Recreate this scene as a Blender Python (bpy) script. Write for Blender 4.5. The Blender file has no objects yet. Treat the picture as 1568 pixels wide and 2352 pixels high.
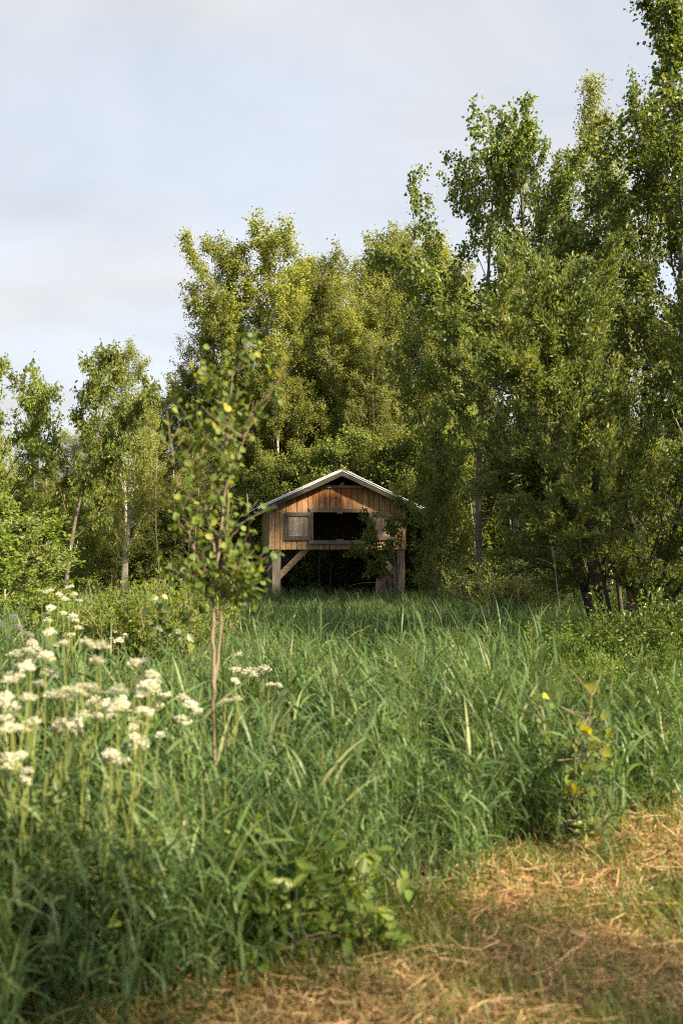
import bpy, math, random
import numpy as np
from mathutils import Vector, Matrix, Euler

R = math.radians
scene = bpy.context.scene
COL = scene.collection

# ------------------------------------------------------------------ camera
EYE = 1.7
FPX = 2287.0            # focal length in pixels of a 1568 x 2352 view
HOR = 1250.0
PITCH = math.atan((HOR - 1176) / FPX)
cam_d = bpy.data.cameras.new('camera'); cam = bpy.data.objects.new('camera', cam_d); COL.objects.link(cam)
cam.location = (0, 0, EYE); cam.rotation_euler = (math.pi / 2 + PITCH, 0, 0)
cam_d.sensor_fit = 'VERTICAL'; cam_d.sensor_height = 36; cam_d.sensor_width = 24; cam_d.lens = 35
cam_d.clip_end = 3000; cam_d.clip_start = 0.05
cam_d.dof.use_dof = True; cam_d.dof.focus_distance = 26.5; cam_d.dof.aperture_fstop = 2.2
scene.camera = cam

# ------------------------------------------------------------------ light
SUN_EL, SUN_AZ = 35.0, 122.0          # azimuth clockwise from +Y (the view direction), so from the right, a little behind
world = bpy.data.worlds.new('World'); scene.world = world; world.use_nodes = True
wn = world.node_tree.nodes; wl = world.node_tree.links
wn.clear()
w_out = wn.new('ShaderNodeOutputWorld'); w_bg = wn.new('ShaderNodeBackground')
sky = wn.new('ShaderNodeTexSky'); sky.sky_type = 'NISHITA'; sky.sun_disc = False
sky.sun_elevation = R(SUN_EL); sky.sun_rotation = R(SUN_AZ); sky.air_density = 1.0; sky.dust_density = 1.6; sky.ozone_density = 1.0
tc = wn.new('ShaderNodeTexCoord'); mp = wn.new('ShaderNodeMapping'); mp.inputs['Scale'].default_value = (0.9, 0.9, 2.6)
mp.inputs['Rotation'].default_value = (0.0, R(9), 0.0)
nz = wn.new('ShaderNodeTexNoise'); nz.inputs['Scale'].default_value = 2.3; nz.inputs['Detail'].default_value = 6; nz.inputs['Roughness'].default_value = 0.5; nz.inputs['Distortion'].default_value = 0.4
rmp = wn.new('ShaderNodeMapRange'); rmp.inputs[1].default_value = 0.32; rmp.inputs[2].default_value = 0.72; rmp.inputs[3].default_value = 0.74; rmp.inputs[4].default_value = 1.0
mx = wn.new('ShaderNodeMix'); mx.data_type = 'RGBA'
mp2 = wn.new('ShaderNodeMapping'); mp2.inputs['Scale'].default_value = (1.2, 1.2, 3.4); mp2.inputs['Location'].default_value = (3.1, 1.7, 0.4); mp2.inputs['Rotation'].default_value = (0.0, R(-14), 0.0)
nz2 = wn.new('ShaderNodeTexNoise'); nz2.inputs['Scale'].default_value = 1.9; nz2.inputs['Detail'].default_value = 7; nz2.inputs['Roughness'].default_value = 0.55; nz2.inputs['Distortion'].default_value = 0.6
cr = wn.new('ShaderNodeValToRGB'); cr.color_ramp.elements[0].position = 0.30; cr.color_ramp.elements[0].color = (0.78, 0.80, 0.83, 1); cr.color_ramp.elements[1].position = 0.68; cr.color_ramp.elements[1].color = (1, 1, 1, 1)
cm = wn.new('ShaderNodeMix'); cm.data_type = 'RGBA'; cm.blend_type = 'MULTIPLY'; cm.inputs[0].default_value = 1.0
cm.inputs[6].default_value = (2.02, 2.02, 2.02, 1)       # thin high cloud
wl.new(tc.outputs['Generated'], mp2.inputs['Vector']); wl.new(mp2.outputs[0], nz2.inputs['Vector']); wl.new(nz2.outputs['Fac'], cr.inputs[0]); wl.new(cr.outputs[0], cm.inputs[7]); wl.new(cm.outputs[2], mx.inputs[7])
wl.new(tc.outputs['Generated'], mp.inputs['Vector']); wl.new(mp.outputs[0], nz.inputs['Vector'])
wl.new(nz.outputs['Fac'], rmp.inputs[0]); wl.new(rmp.outputs[0], mx.inputs[0]); wl.new(sky.outputs[0], mx.inputs[6])
wl.new(mx.outputs[2], w_bg.inputs['Color']); w_bg.inputs['Strength'].default_value = 0.108
wl.new(w_bg.outputs[0], w_out.inputs['Surface'])

sun_d = bpy.data.lights.new('sun', 'SUN'); sun_d.energy = 5.0; sun_d.angle = R(2.5); sun_d.color = (1.0, 0.83, 0.58)
sun = bpy.data.objects.new('sun', sun_d); COL.objects.link(sun)
sdir = Vector((math.sin(R(SUN_AZ)) * math.cos(R(SUN_EL)), math.cos(R(SUN_AZ)) * math.cos(R(SUN_EL)), math.sin(R(SUN_EL))))
sun.rotation_euler = sdir.to_track_quat('Z', 'Y').to_euler(); sun.location = sdir * 60

vs = scene.view_settings
vs.view_transform = 'Standard'; vs.look = 'None'; vs.gamma = 1.0; vs.exposure = 2.0; vs.use_curve_mapping = False
scene.render.engine = 'CYCLES'
cy = scene.cycles
cy.max_bounces = 8; cy.diffuse_bounces = 5; cy.glossy_bounces = 2; cy.transmission_bounces = 4; cy.transparent_max_bounces = 4
cy.use_adaptive_sampling = True; cy.adaptive_threshold = 0.01
cy.caustics_reflective = False; cy.caustics_refractive = False
cy.filter_width = 1.1; cy.use_denoising = False; cy.sample_clamp_indirect = 6
try:
    cy.denoiser = 'OPENIMAGEDENOISE'; cy.denoising_prefilter = 'ACCURATE'
except Exception:
    pass

# ------------------------------------------------------------------ helpers
def PX(px, d):
    return (px - 784.0) / FPX * d
def PZ(py, d):
    return EYE + d * math.tan(PITCH + math.atan((1176.0 - py) / FPX))
def gh(x, y):
    return 0.03 * math.sin(x * 0.9 + 1.3) * math.cos(y * 0.7) + 0.02 * math.sin(x * 2.3 + y * 1.9)

class Acc:
    """collects vertices and faces, then becomes one mesh"""
    def __init__(s): s.v = []; s.q = []; s.t = []; s.qt = []; s.tt = []; s.n = 0
    def add(s, v, quads=None, tris=None, tone=0.5):
        v = np.asarray(v, dtype=np.float32).reshape(-1, 3)
        if quads is not None and len(quads):
            q = np.asarray(quads, dtype=np.int32) + s.n; s.q.append(q)
            s.qt.append(np.broadcast_to(np.asarray(tone, dtype=np.float32), (len(q),)))
        if tris is not None and len(tris):
            t = np.asarray(tris, dtype=np.int32) + s.n; s.t.append(t)
            s.tt.append(np.broadcast_to(np.asarray(tone, dtype=np.float32), (len(t),)))
        s.v.append(v); s.n += len(v)
    def mesh(s, name, mat, smooth=False):
        v = np.concatenate(s.v) if s.v else np.zeros((0, 3), np.float32)
        q = np.concatenate(s.q) if s.q else np.zeros((0, 4), np.int32)
        t = np.concatenate(s.t) if s.t else np.zeros((0, 3), np.int32)
        me = bpy.data.meshes.new(name)
        me.vertices.add(len(v)); me.vertices.foreach_set('co', v.ravel())
        loops = np.concatenate([q.ravel(), t.ravel()]).astype(np.int32)
        me.loops.add(len(loops)); me.loops.foreach_set('vertex_index', loops)
        npol = len(q) + len(t); me.polygons.add(npol)
        starts = np.concatenate([np.arange(len(q)) * 4, len(q) * 4 + np.arange(len(t)) * 3]).astype(np.int32)
        me.polygons.foreach_set('loop_start', starts)
        me.update(calc_edges=True)
        tone = np.concatenate(s.qt + s.tt) if (s.qt or s.tt) else np.zeros(0, np.float32)
        at = me.attributes.new('tone', 'FLOAT', 'FACE'); at.data.foreach_set('value', tone.astype(np.float32))
        me.polygons.foreach_set('use_smooth', np.full(npol, smooth, dtype=bool))
        me.validate()
        for m in (mat if isinstance(mat, (list, tuple)) else [mat]):
            me.materials.append(m)
        return me

def link(name, me, parent=None, kind=None):
    o = bpy.data.objects.new(name, me); COL.objects.link(o)
    if parent is not None: o.parent = parent
    if kind: o['kind'] = kind
    return o
def empty(name, loc=(0, 0, 0), rz=0.0):
    o = bpy.data.objects.new(name, None); COL.objects.link(o); o.location = loc; o.rotation_euler = (0, 0, rz)
    o.empty_display_size = 0.2
    return o
def tag(o, label, cat, group=None):
    o['label'] = label; o['category'] = cat
    if group: o['group'] = group
    return o

BOXQ = [(0, 3, 2, 1), (4, 5, 6, 7), (0, 1, 5, 4), (1, 2, 6, 5), (2, 3, 7, 6), (3, 0, 4, 7)]
def box(acc, x0, x1, y0, y1, z0, z1, tone=0.5):
    v = [(x0, y0, z0), (x1, y0, z0), (x1, y1, z0), (x0, y1, z0), (x0, y0, z1), (x1, y0, z1), (x1, y1, z1), (x0, y1, z1)]
    acc.add(v, quads=BOXQ, tone=tone)
def prism(acc, poly, y0, y1, tone=0.5):
    """a polygon in x,z (counter-clockwise seen from the front) with thickness in y"""
    n = len(poly)
    v = [(p[0], y0, p[1]) for p in poly] + [(p[0], y1, p[1]) for p in poly]
    quads = [(i, i + n, (i + 1) % n + n, (i + 1) % n) for i in range(n)]
    if n == 4:
        acc.add(v, quads=quads + [(0, 1, 2, 3), (7, 6, 5, 4)], tone=tone)
    else:
        tr = [(0, i, i + 1) for i in range(1, n - 1)] + [(n, n + i + 1, n + i) for i in range(1, n - 1)]
        acc.add(v, quads=quads, tris=tr, tone=tone)

def tube(acc, pts, rad, sides=6, tone=0.5):
    pts = np.asarray(pts, dtype=np.float64); n = len(pts)
    rad = np.broadcast_to(np.asarray(rad, dtype=np.float64), (n,))
    tan = np.gradient(pts, axis=0); tan /= np.linalg.norm(tan, axis=1, keepdims=True) + 1e-9
    ref = np.array([0.31, 0.95, 0.05]) if abs(tan[0, 1]) < 0.8 else np.array([1.0, 0.1, 0.0])
    a = np.cross(tan, ref); a /= np.linalg.norm(a, axis=1, keepdims=True) + 1e-9
    b = np.cross(tan, a)
    th = np.arange(sides) * (2 * np.pi / sides)
    v = pts[:, None, :] + rad[:, None, None] * (np.cos(th)[None, :, None] * a[:, None, :] + np.sin(th)[None, :, None] * b[:, None, :])
    i = np.arange(n - 1)[:, None]; j = np.arange(sides)[None, :]; jn = (j + 1) % sides
    q = np.stack([i * sides + j, i * sides + jn, (i + 1) * sides + jn, (i + 1) * sides + j], axis=-1).reshape(-1, 4)
    acc.add(v.reshape(-1, 3), quads=q, tone=tone)

def unit(a): return a / (np.linalg.norm(a, axis=-1, keepdims=True) + 1e-9)
RHOMB = (np.array([[0, 0, 0], [0.5, 0.42, 0.10], [0, 1, 0], [-0.5, 0.42, 0.10]]), None, [(0, 1, 2), (0, 2, 3)])
OVATE = (np.array([[0, 0, 0], [0.46, 0.22, 0.09], [0.36, 0.66, 0.06], [0, 1, -0.05], [-0.36, 0.66, 0.06], [-0.46, 0.22, 0.09]]), [(0, 1, 2, 3), (0, 3, 4, 5)], None)
LANCE = (np.array([[0, 0, 0], [0.5, 0.35, 0.12], [0.30, 0.75, 0.05], [0, 1, -0.12], [-0.30, 0.75, 0.05], [-0.5, 0.35, 0.12]]), [(0, 1, 2, 3), (0, 3, 4, 5)], None)
_a = np.linspace(0, np.pi, 6)
ROUND = (np.array([[0, 0, 0], [0.30, 0.02, 0.05], [0.52, 0.28, 0.10], [0.46, 0.60, 0.08], [0.22, 0.86, 0.03], [0, 1.05, -0.06],
                   [-0.22, 0.86, 0.03], [-0.46, 0.60, 0.08], [-0.52, 0.28, 0.10], [-0.30, 0.02, 0.05], [0, 0.33, 0.0], [0, 0.66, -0.01]]),
         [(0, 1, 2, 10), (10, 2, 3, 11), (11, 3, 4, 5), (0, 10, 8, 9), (10, 11, 7, 8), (11, 5, 6, 7)], None)
def leaves(acc, pos, axis, nrm, length, width, shape, tone):
    """many leaves at once: pos/axis/nrm are (N,3)"""
    pos = np.asarray(pos); N = len(pos)
    if N == 0: return
    axis = unit(axis); side = unit(np.cross(axis, nrm)); nn = np.cross(side, axis)
    tv, tq, tt = shape
    L = np.broadcast_to(np.asarray(length, float), (N,))[:, None, None]; W = np.broadcast_to(np.asarray(width, float), (N,))[:, None, None]
    v = pos[:, None, :] + side[:, None, :] * (tv[None, :, 0:1] * W) + axis[:, None, :] * (tv[None, :, 1:2] * L) + nn[:, None, :] * (tv[None, :, 2:3] * L)
    k = len(tv); base = (np.arange(N) * k)[:, None, None]
    tone = np.broadcast_to(np.asarray(tone, np.float32), (N,))
    if tq is not None:
        q = (np.asarray(tq)[None] + base).reshape(-1, 4); acc.add(v.reshape(-1, 3), quads=q, tone=np.repeat(tone, len(tq)))
    else:
        t = (np.asarray(tt)[None] + base).reshape(-1, 3); acc.add(v.reshape(-1, 3), tris=t, tone=np.repeat(tone, len(tt)))

# ------------------------------------------------------------------ materials
def new_mat(name):
    m = bpy.data.materials.new(name); m.use_nodes = True
    nt = m.node_tree; nt.nodes.clear()
    out = nt.nodes.new('ShaderNodeOutputMaterial')
    return m, nt, out
def ramp(nt, stops, interp='LINEAR'):
    r = nt.nodes.new('ShaderNodeValToRGB'); r.color_ramp.interpolation = interp
    el = r.color_ramp.elements
    while len(el) < len(stops): el.new(0.5)
    for e, (p, c) in zip(el, stops):
        e.position = p; e.color = (c[0], c[1], c[2], 1)
    return r
def noise(nt, vec, scale, detail=4, rough=0.55, dist=0.0):
    n = nt.nodes.new('ShaderNodeTexNoise'); n.inputs['Scale'].default_value = scale; n.inputs['Detail'].default_value = detail
    n.inputs['Roughness'].default_value = rough; n.inputs['Distortion'].default_value = dist
    if vec is not None: nt.links.new(vec, n.inputs['Vector'])
    return n
def mapping(nt, vec, scale=(1, 1, 1), loc=(0, 0, 0), rot=(0, 0, 0)):
    m = nt.nodes.new('ShaderNodeMapping'); m.inputs['Scale'].default_value = scale; m.inputs['Location'].default_value = loc; m.inputs['Rotation'].default_value = rot
    nt.links.new(vec, m.inputs['Vector']); return m
def math_n(nt, op, a, b=None, clamp=False):
    n = nt.nodes.new('ShaderNodeMath'); n.operation = op; n.use_clamp = clamp
    for i, s in enumerate((a, b)):
        if s is None: continue
        if isinstance(s, (int, float)): n.inputs[i].default_value = s
        else: nt.links.new(s, n.inputs[i])
    return n
def mixc(nt, fac, a, b, blend='MIX'):
    n = nt.nodes.new('ShaderNodeMix'); n.data_type = 'RGBA'; n.blend_type = blend
    for i, s in ((0, fac), (6, a), (7, b)):
        if isinstance(s, (int, float)): n.inputs[i].default_value = s
        elif isinstance(s, tuple): n.inputs[i].default_value = (s[0], s[1], s[2], 1)
        else: nt.links.new(s, n.inputs[i])
    return n

def leaf_mat(name, stops, trans=0.35, rough=0.5, spec=0.35, yellow=(1.6, 1.45, 0.45), objvar=0.22):
    """foliage: colour runs over the per-leaf tone, light passes through"""
    m, nt, out = new_mat(name)
    at = nt.nodes.new('ShaderNodeAttribute'); at.attribute_name = 'tone'
    oi = nt.nodes.new('ShaderNodeObjectInfo')
    rp = ramp(nt, stops); nt.links.new(at.outputs['Fac'], rp.inputs[0])
    hv = nt.nodes.new('ShaderNodeHueSaturation')
    mr = nt.nodes.new('ShaderNodeMapRange'); mr.inputs[3].default_value = 1 - objvar; mr.inputs[4].default_value = 1 + objvar
    nt.links.new(oi.outputs['Random'], mr.inputs[0]); nt.links.new(mr.outputs[0], hv.inputs['Value']); nt.links.new(rp.outputs[0], hv.inputs['Color'])
    pb = nt.nodes.new('ShaderNodeBsdfPrincipled'); pb.inputs['Roughness'].default_value = rough; pb.inputs['Specular IOR Level'].default_value = spec
    nt.links.new(hv.outputs[0], pb.inputs['Base Color'])
    tr = nt.nodes.new('ShaderNodeBsdfTranslucent')
    tcx = mixc(nt, 1.0, hv.outputs[0], yellow, 'MULTIPLY'); tcx.clamp_result = False
    nt.links.new(tcx.outputs[2], tr.inputs['Color'])
    ms = nt.nodes.new('ShaderNodeMixShader'); ms.inputs[0].default_value = trans
    nt.links.new(pb.outputs[0], ms.inputs[1]); nt.links.new(tr.outputs[0], ms.inputs[2]); nt.links.new(ms.outputs[0], out.inputs['Surface'])
    return m

def bark_mat(name, ca, cb, cdark, band=0.5, rough=0.85, zscale=6.0):
    m, nt, out = new_mat(name)
    t = nt.nodes.new('ShaderNodeTexCoord')
    mpn = mapping(nt, t.outputs['Object'], (4, 4, zscale))
    n1 = noise(nt, mpn.outputs[0], 3.0, 6, 0.6)
    mp2 = mapping(nt, t.outputs['Object'], (1.0, 1.0, 5.0)); n2 = noise(nt, mp2.outputs[0], 4.0, 4, 0.65)
    r1 = ramp(nt, [(0.3, ca), (0.7, cb)]); nt.links.new(n1.outputs['Fac'], r1.inputs[0])
    r2 = ramp(nt, [(band, (0, 0, 0)), (band + 0.1, (1, 1, 1))]); nt.links.new(n2.outputs['Fac'], r2.inputs[0])
    mxn = mixc(nt, r2.outputs[0], r1.outputs[0], cdark)
    pb = nt.nodes.new('ShaderNodeBsdfPrincipled'); pb.inputs['Roughness'].default_value = rough; pb.inputs['Specular IOR Level'].default_value = 0.2
    nt.links.new(mxn.outputs[2], pb.inputs['Base Color'])
    bp = nt.nodes.new('ShaderNodeBump'); bp.inputs['Strength'].default_value = 0.4; bp.inputs['Distance'].default_value = 0.02
    nt.links.new(n1.outputs['Fac'], bp.inputs['Height']); nt.links.new(bp.outputs[0], pb.inputs['Normal'])
    nt.links.new(pb.outputs[0], out.inputs['Surface'])
    return m

def wood_mat(name, c_light, c_mid, c_dark, stain=None, stain_lo=0.55, stain_top=None, grey=None, grain=1.0, along='Z', rough=0.8, knots=True):
    """sawn board: grain along the board, knots, weather stains"""
    m, nt, out = new_mat(name)
    t = nt.nodes.new('ShaderNodeTexCoord'); oi = nt.nodes.new('ShaderNodeObjectInfo')
    off = nt.nodes.new('ShaderNodeCombineXYZ')
    k = math_n(nt, 'MULTIPLY', oi.outputs['Random'], 57.0)
    for i in range(3): nt.links.new(k.outputs[0], off.inputs[i])
    va = nt.nodes.new('ShaderNodeVectorMath'); va.operation = 'ADD'
    nt.links.new(t.outputs['Object'], va.inputs[0]); nt.links.new(off.outputs[0], va.inputs[1])
    sc = {'Z': (26, 26, 1.6), 'X': (1.6, 26, 26), 'Y': (26, 1.6, 26)}[along]
    g = noise(nt, mapping(nt, va.outputs[0], sc).outputs[0], 1.6 * grain, 7, 0.62, 0.9)
    rp = ramp(nt, [(0.28, c_dark), (0.48, c_mid), (0.72, c_light)]); nt.links.new(g.outputs['Fac'], rp.inputs[0])
    col = rp.outputs[0]
    # per-board value
    hv = nt.nodes.new('ShaderNodeHueSaturation'); mr = nt.nodes.new('ShaderNodeMapRange'); mr.inputs[3].default_value = 0.72; mr.inputs[4].default_value = 1.25
    nt.links.new(oi.outputs['Random'], mr.inputs[0]); nt.links.new(mr.outputs[0], hv.inputs['Value']); nt.links.new(col, hv.inputs['Color']); col = hv.outputs[0]
    if grey:
        s2 = {'Z': (5, 5, 1.4), 'X': (1.4, 5, 5), 'Y': (5, 1.4, 5)}[along]
        n3 = noise(nt, mapping(nt, va.outputs[0], s2).outputs[0], 1.3, 4, 0.6)
        r3 = ramp(nt, [(0.42, (0, 0, 0)), (0.68, (1, 1, 1))]); nt.links.new(n3.outputs['Fac'], r3.inputs[0])
        col = mixc(nt, r3.outputs[0], col, grey).outputs[2]
    if stain:
        n2 = noise(nt, mapping(nt, va.outputs[0], (4.5, 4.5, 1.1)).outputs[0], 1.5, 5, 0.65, 0.6)
        src = n2.outputs['Fac']
        if stain_top:      # resin and tannin that ran down from the top edge of the boards
            z0, z1 = stain_top
            sp = nt.nodes.new('ShaderNodeSeparateXYZ'); nt.links.new(t.outputs['Object'], sp.inputs[0])
            mz = nt.nodes.new('ShaderNodeMapRange'); mz.inputs[1].default_value = z0; mz.inputs[2].default_value = z1; mz.inputs[3].default_value = -0.08; mz.inputs[4].default_value = 0.22
            nt.links.new(sp.outputs['Z'], mz.inputs[0]); src = math_n(nt, 'ADD', src, mz.outputs[0]).outputs[0]
        r2 = ramp(nt, [(stain_lo, (0, 0, 0)), (stain_lo + 0.16, (0.9, 0.9, 0.9))]); nt.links.new(src, r2.inputs[0])
        col = mixc(nt, r2.outputs[0], col, stain).outputs[2]
    if knots:
        vo = nt.nodes.new('ShaderNodeTexVoronoi'); vo.inputs['Scale'].default_value = 1.0
        s4 = {'Z': (9, 9, 3.2), 'X': (3.2, 9, 9), 'Y': (9, 3.2, 9)}[along]
        nt.links.new(mapping(nt, va.outputs[0], s4).outputs[0], vo.inputs['Vector'])
        r4 = ramp(nt, [(0.06, (1, 1, 1)), (0.15, (0, 0, 0))]); nt.links.new(vo.outputs['Distance'], r4.inputs[0])
        col = mixc(nt, math_n(nt, 'MULTIPLY', r4.outputs[0], 0.75).outputs[0], col, tuple(0.45 * c for c in c_dark)).outputs[2]
    pb = nt.nodes.new('ShaderNodeBsdfPrincipled'); pb.inputs['Roughness'].default_value = rough; pb.inputs['Specular IOR Level'].default_value = 0.2
    nt.links.new(col, pb.inputs['Base Color'])
    bp = nt.nodes.new('ShaderNodeBump'); bp.inputs['Strength'].default_value = 0.35; bp.inputs['Distance'].default_value = 0.006
    nt.links.new(g.outputs['Fac'], bp.inputs['Height']); nt.links.new(bp.outputs[0], pb.inputs['Normal'])
    nt.links.new(pb.outputs[0], out.inputs['Surface'])
    return m

M = {}
# leaf colours (linear base colours)
M['poplar'] = leaf_mat('poplar_leaf', [(0, (0.056, 0.091, 0.026)), (0.55, (0.101, 0.149, 0.036)), (1, (0.188, 0.214, 0.057))], 0.45, 0.42, 0.4)
M['aspen'] = leaf_mat('aspen_leaf', [(0, (0.085, 0.119, 0.028)), (0.5, (0.160, 0.198, 0.045)), (1, (0.282, 0.277, 0.068))], 0.46, 0.45, 0.35)
M['birch'] = leaf_mat('birch_leaf', [(0, (0.093, 0.126, 0.032)), (0.5, (0.164, 0.200, 0.051)), (1, (0.262, 0.275, 0.078))], 0.48, 0.5, 0.3)
M['elm'] = leaf_mat('elm_leaf', [(0, (0.081, 0.120, 0.024)), (0.5, (0.139, 0.187, 0.037)), (1, (0.228, 0.247, 0.058))], 0.46, 0.45, 0.3)
M['willow'] = leaf_mat('willow_leaf', [(0, (0.070, 0.104, 0.030)), (0.5, (0.121, 0.165, 0.046)), (0.88, (0.205, 0.234, 0.073)), (0.95, (0.22, 0.185, 0.085)), (1, (0.26, 0.205, 0.10))], 0.38, 0.45, 0.35, objvar=0.05)
M['bush'] = leaf_mat('bush_leaf', [(0, (0.068, 0.103, 0.026)), (0.5, (0.119, 0.162, 0.035)), (1, (0.212, 0.229, 0.054))], 0.42, 0.5, 0.3)
M['spirea'] = leaf_mat('spirea_leaf', [(0, (0.070, 0.117, 0.016)), (0.5, (0.124, 0.187, 0.025)), (1, (0.198, 0.251, 0.042))], 0.42, 0.5, 0.25, objvar=0.1)
M['sapling'] = leaf_mat('sapling_leaf', [(0, (0.067, 0.116, 0.026)), (0.6, (0.112, 0.165, 0.032)), (0.9, (0.168, 0.215, 0.036)), (1, (0.224, 0.231, 0.030))], 0.42, 0.55, 0.25, objvar=0.3)
M['yellowleaf'] = leaf_mat('yellow_leaf', [(0, (0.150, 0.198, 0.030)), (1, (0.240, 0.270, 0.035))], 0.42, 0.45, 0.35, objvar=0.25)
M['raspberry'] = leaf_mat('raspberry_leaf', [(0, (0.061, 0.116, 0.020)), (0.6, (0.105, 0.171, 0.029)), (1, (0.182, 0.237, 0.044))], 0.36, 0.42, 0.4, objvar=0.3)
M['grass'] = leaf_mat('grass_blade', [(0, (0.048, 0.095, 0.032)), (0.5, (0.087, 0.149, 0.050)), (0.9, (0.145, 0.205, 0.076)), (1, (0.194, 0.215, 0.093))], 0.40, 0.48, 0.35, yellow=(1.25, 1.2, 0.5), objvar=0.25)
M['shortgrass'] = leaf_mat('short_grass', [(0, (0.066, 0.100, 0.024)), (0.6, (0.121, 0.158, 0.037)), (1, (0.220, 0.210, 0.066))], 0.34, 0.45, 0.35)
M['straw'] = leaf_mat('straw_blade', [(0, (0.092, 0.056, 0.028)), (0.35, (0.251, 0.150, 0.067)), (0.7, (0.404, 0.257, 0.120)), (1, (0.545, 0.386, 0.199))], 0.12, 0.5, 0.3, yellow=(1.1, 1.0, 0.8), objvar=0.25)
M['flower'] = leaf_mat('white_floret', [(0, (0.530, 0.536, 0.414)), (1, (0.701, 0.691, 0.576))], 0.30, 0.7, 0.1, yellow=(1.0, 1.0, 0.85), objvar=0.06)
M['fstem'] = leaf_mat('green_stem', [(0, (0.10, 0.14, 0.035)), (1, (0.20, 0.22, 0.06))], 0.15, 0.5, 0.3)
M['buttercup'] = leaf_mat('buttercup_petal', [(0, (0.75, 0.40, 0.01)), (1, (0.85, 0.50, 0.02))], 0.25, 0.3, 0.5)
# bark
M['bark_pale'] = bark_mat('aspen_bark', (0.26, 0.24, 0.19), (0.42, 0.39, 0.32), (0.07, 0.06, 0.05), 0.56)
M['bark_grey'] = bark_mat('grey_bark', (0.11, 0.095, 0.075), (0.20, 0.175, 0.14), (0.035, 0.03, 0.025), 0.58)
M['bark_poplar'] = bark_mat('poplar_bark', (0.060, 0.052, 0.042), (0.120, 0.105, 0.085), (0.025, 0.021, 0.018), 0.58)
M['bark_dark'] = bark_mat('willow_bark', (0.035, 0.029, 0.023), (0.075, 0.062, 0.048), (0.018, 0.015, 0.012), 0.6)
M['bark_sap'] = bark_mat('sapling_bark', (0.12, 0.092, 0.066), (0.20, 0.16, 0.12), (0.09, 0.06, 0.045), 0.62)
M['dead'] = bark_mat('dead_wood', (0.20, 0.15, 0.11), (0.34, 0.27, 0.20), (0.10, 0.07, 0.05), 0.62)
# hut timber
M['board'] = wood_mat('pine_board', (0.52, 0.325, 0.175), (0.41, 0.245, 0.125), (0.23, 0.125, 0.060), stain=(0.26, 0.085, 0.022), stain_lo=0.55, stain_top=(2.3, 3.1), grey=(0.29, 0.215, 0.15))
M['board_side'] = wood_mat('mossy_board', (0.36, 0.27, 0.13), (0.24, 0.185, 0.085), (0.09, 0.075, 0.038), stain=(0.045, 0.045, 0.028), stain_lo=0.55, grey=(0.17, 0.155, 0.075))
M['board_low'] = wood_mat('weathered_board', (0.40, 0.28, 0.18), (0.27, 0.17, 0.105), (0.12, 0.07, 0.042), stain=(0.14, 0.048, 0.018), stain_lo=0.52, grey=(0.26, 0.22, 0.175))
M['board_grey'] = wood_mat('silver_board', (0.42, 0.36, 0.285), (0.32, 0.265, 0.20), (0.16, 0.125, 0.09), stain=(0.24, 0.085, 0.025), stain_lo=0.66, stain_top=(2.12, 2.48), grey=(0.35, 0.31, 0.26))
M['timber'] = wood_mat('grey_timber', (0.205, 0.185, 0.16), (0.135, 0.120, 0.102), (0.060, 0.052, 0.044), grey=(0.17, 0.155, 0.135))
M['frame'] = wood_mat('shutter_frame_wood', (0.165, 0.135, 0.110), (0.105, 0.084, 0.068), (0.048, 0.037, 0.030), grey=(0.14, 0.122, 0.104))
M['trim'] = wood_mat('trim_wood', (0.34, 0.235, 0.15), (0.25, 0.165, 0.10), (0.13, 0.08, 0.048), along='X', grey=(0.22, 0.175, 0.13))
M['sill'] = wood_mat('sill_wood', (0.26, 0.235, 0.20), (0.18, 0.16, 0.135), (0.085, 0.075, 0.06), along='X', grey=(0.20, 0.185, 0.16))
M['fascia'] = wood_mat('fascia_wood', (0.095, 0.085, 0.076), (0.060, 0.053, 0.047), (0.028, 0.024, 0.021), along='X')
M['brace'] = wood_mat('brace_wood', (0.37, 0.27, 0.185), (0.27, 0.185, 0.12), (0.13, 0.08, 0.05), along='X', grain=1.3)
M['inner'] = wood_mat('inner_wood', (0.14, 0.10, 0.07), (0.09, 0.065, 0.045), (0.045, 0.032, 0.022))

def metal_roof():
    m, nt, out = new_mat('galvanised_sheet')
    t = nt.nodes.new('ShaderNodeTexCoord')
    n = noise(nt, mapping(nt, t.outputs['Object'], (2, 2, 2)).outputs[0], 3.0, 6, 0.65)
    r = ramp(nt, [(0.3, (0.58, 0.60, 0.63)), (0.7, (0.72, 0.74, 0.76))]); nt.links.new(n.outputs['Fac'], r.inputs[0])
    pb = nt.nodes.new('ShaderNodeBsdfPrincipled'); pb.inputs['Metallic'].default_value = 0.0; pb.inputs['Roughness'].default_value = 0.42
    nt.links.new(r.outputs[0], pb.inputs['Base Color']); nt.links.new(pb.outputs[0], out.inputs['Surface'])
    return m
M['metal'] = metal_roof()

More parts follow.
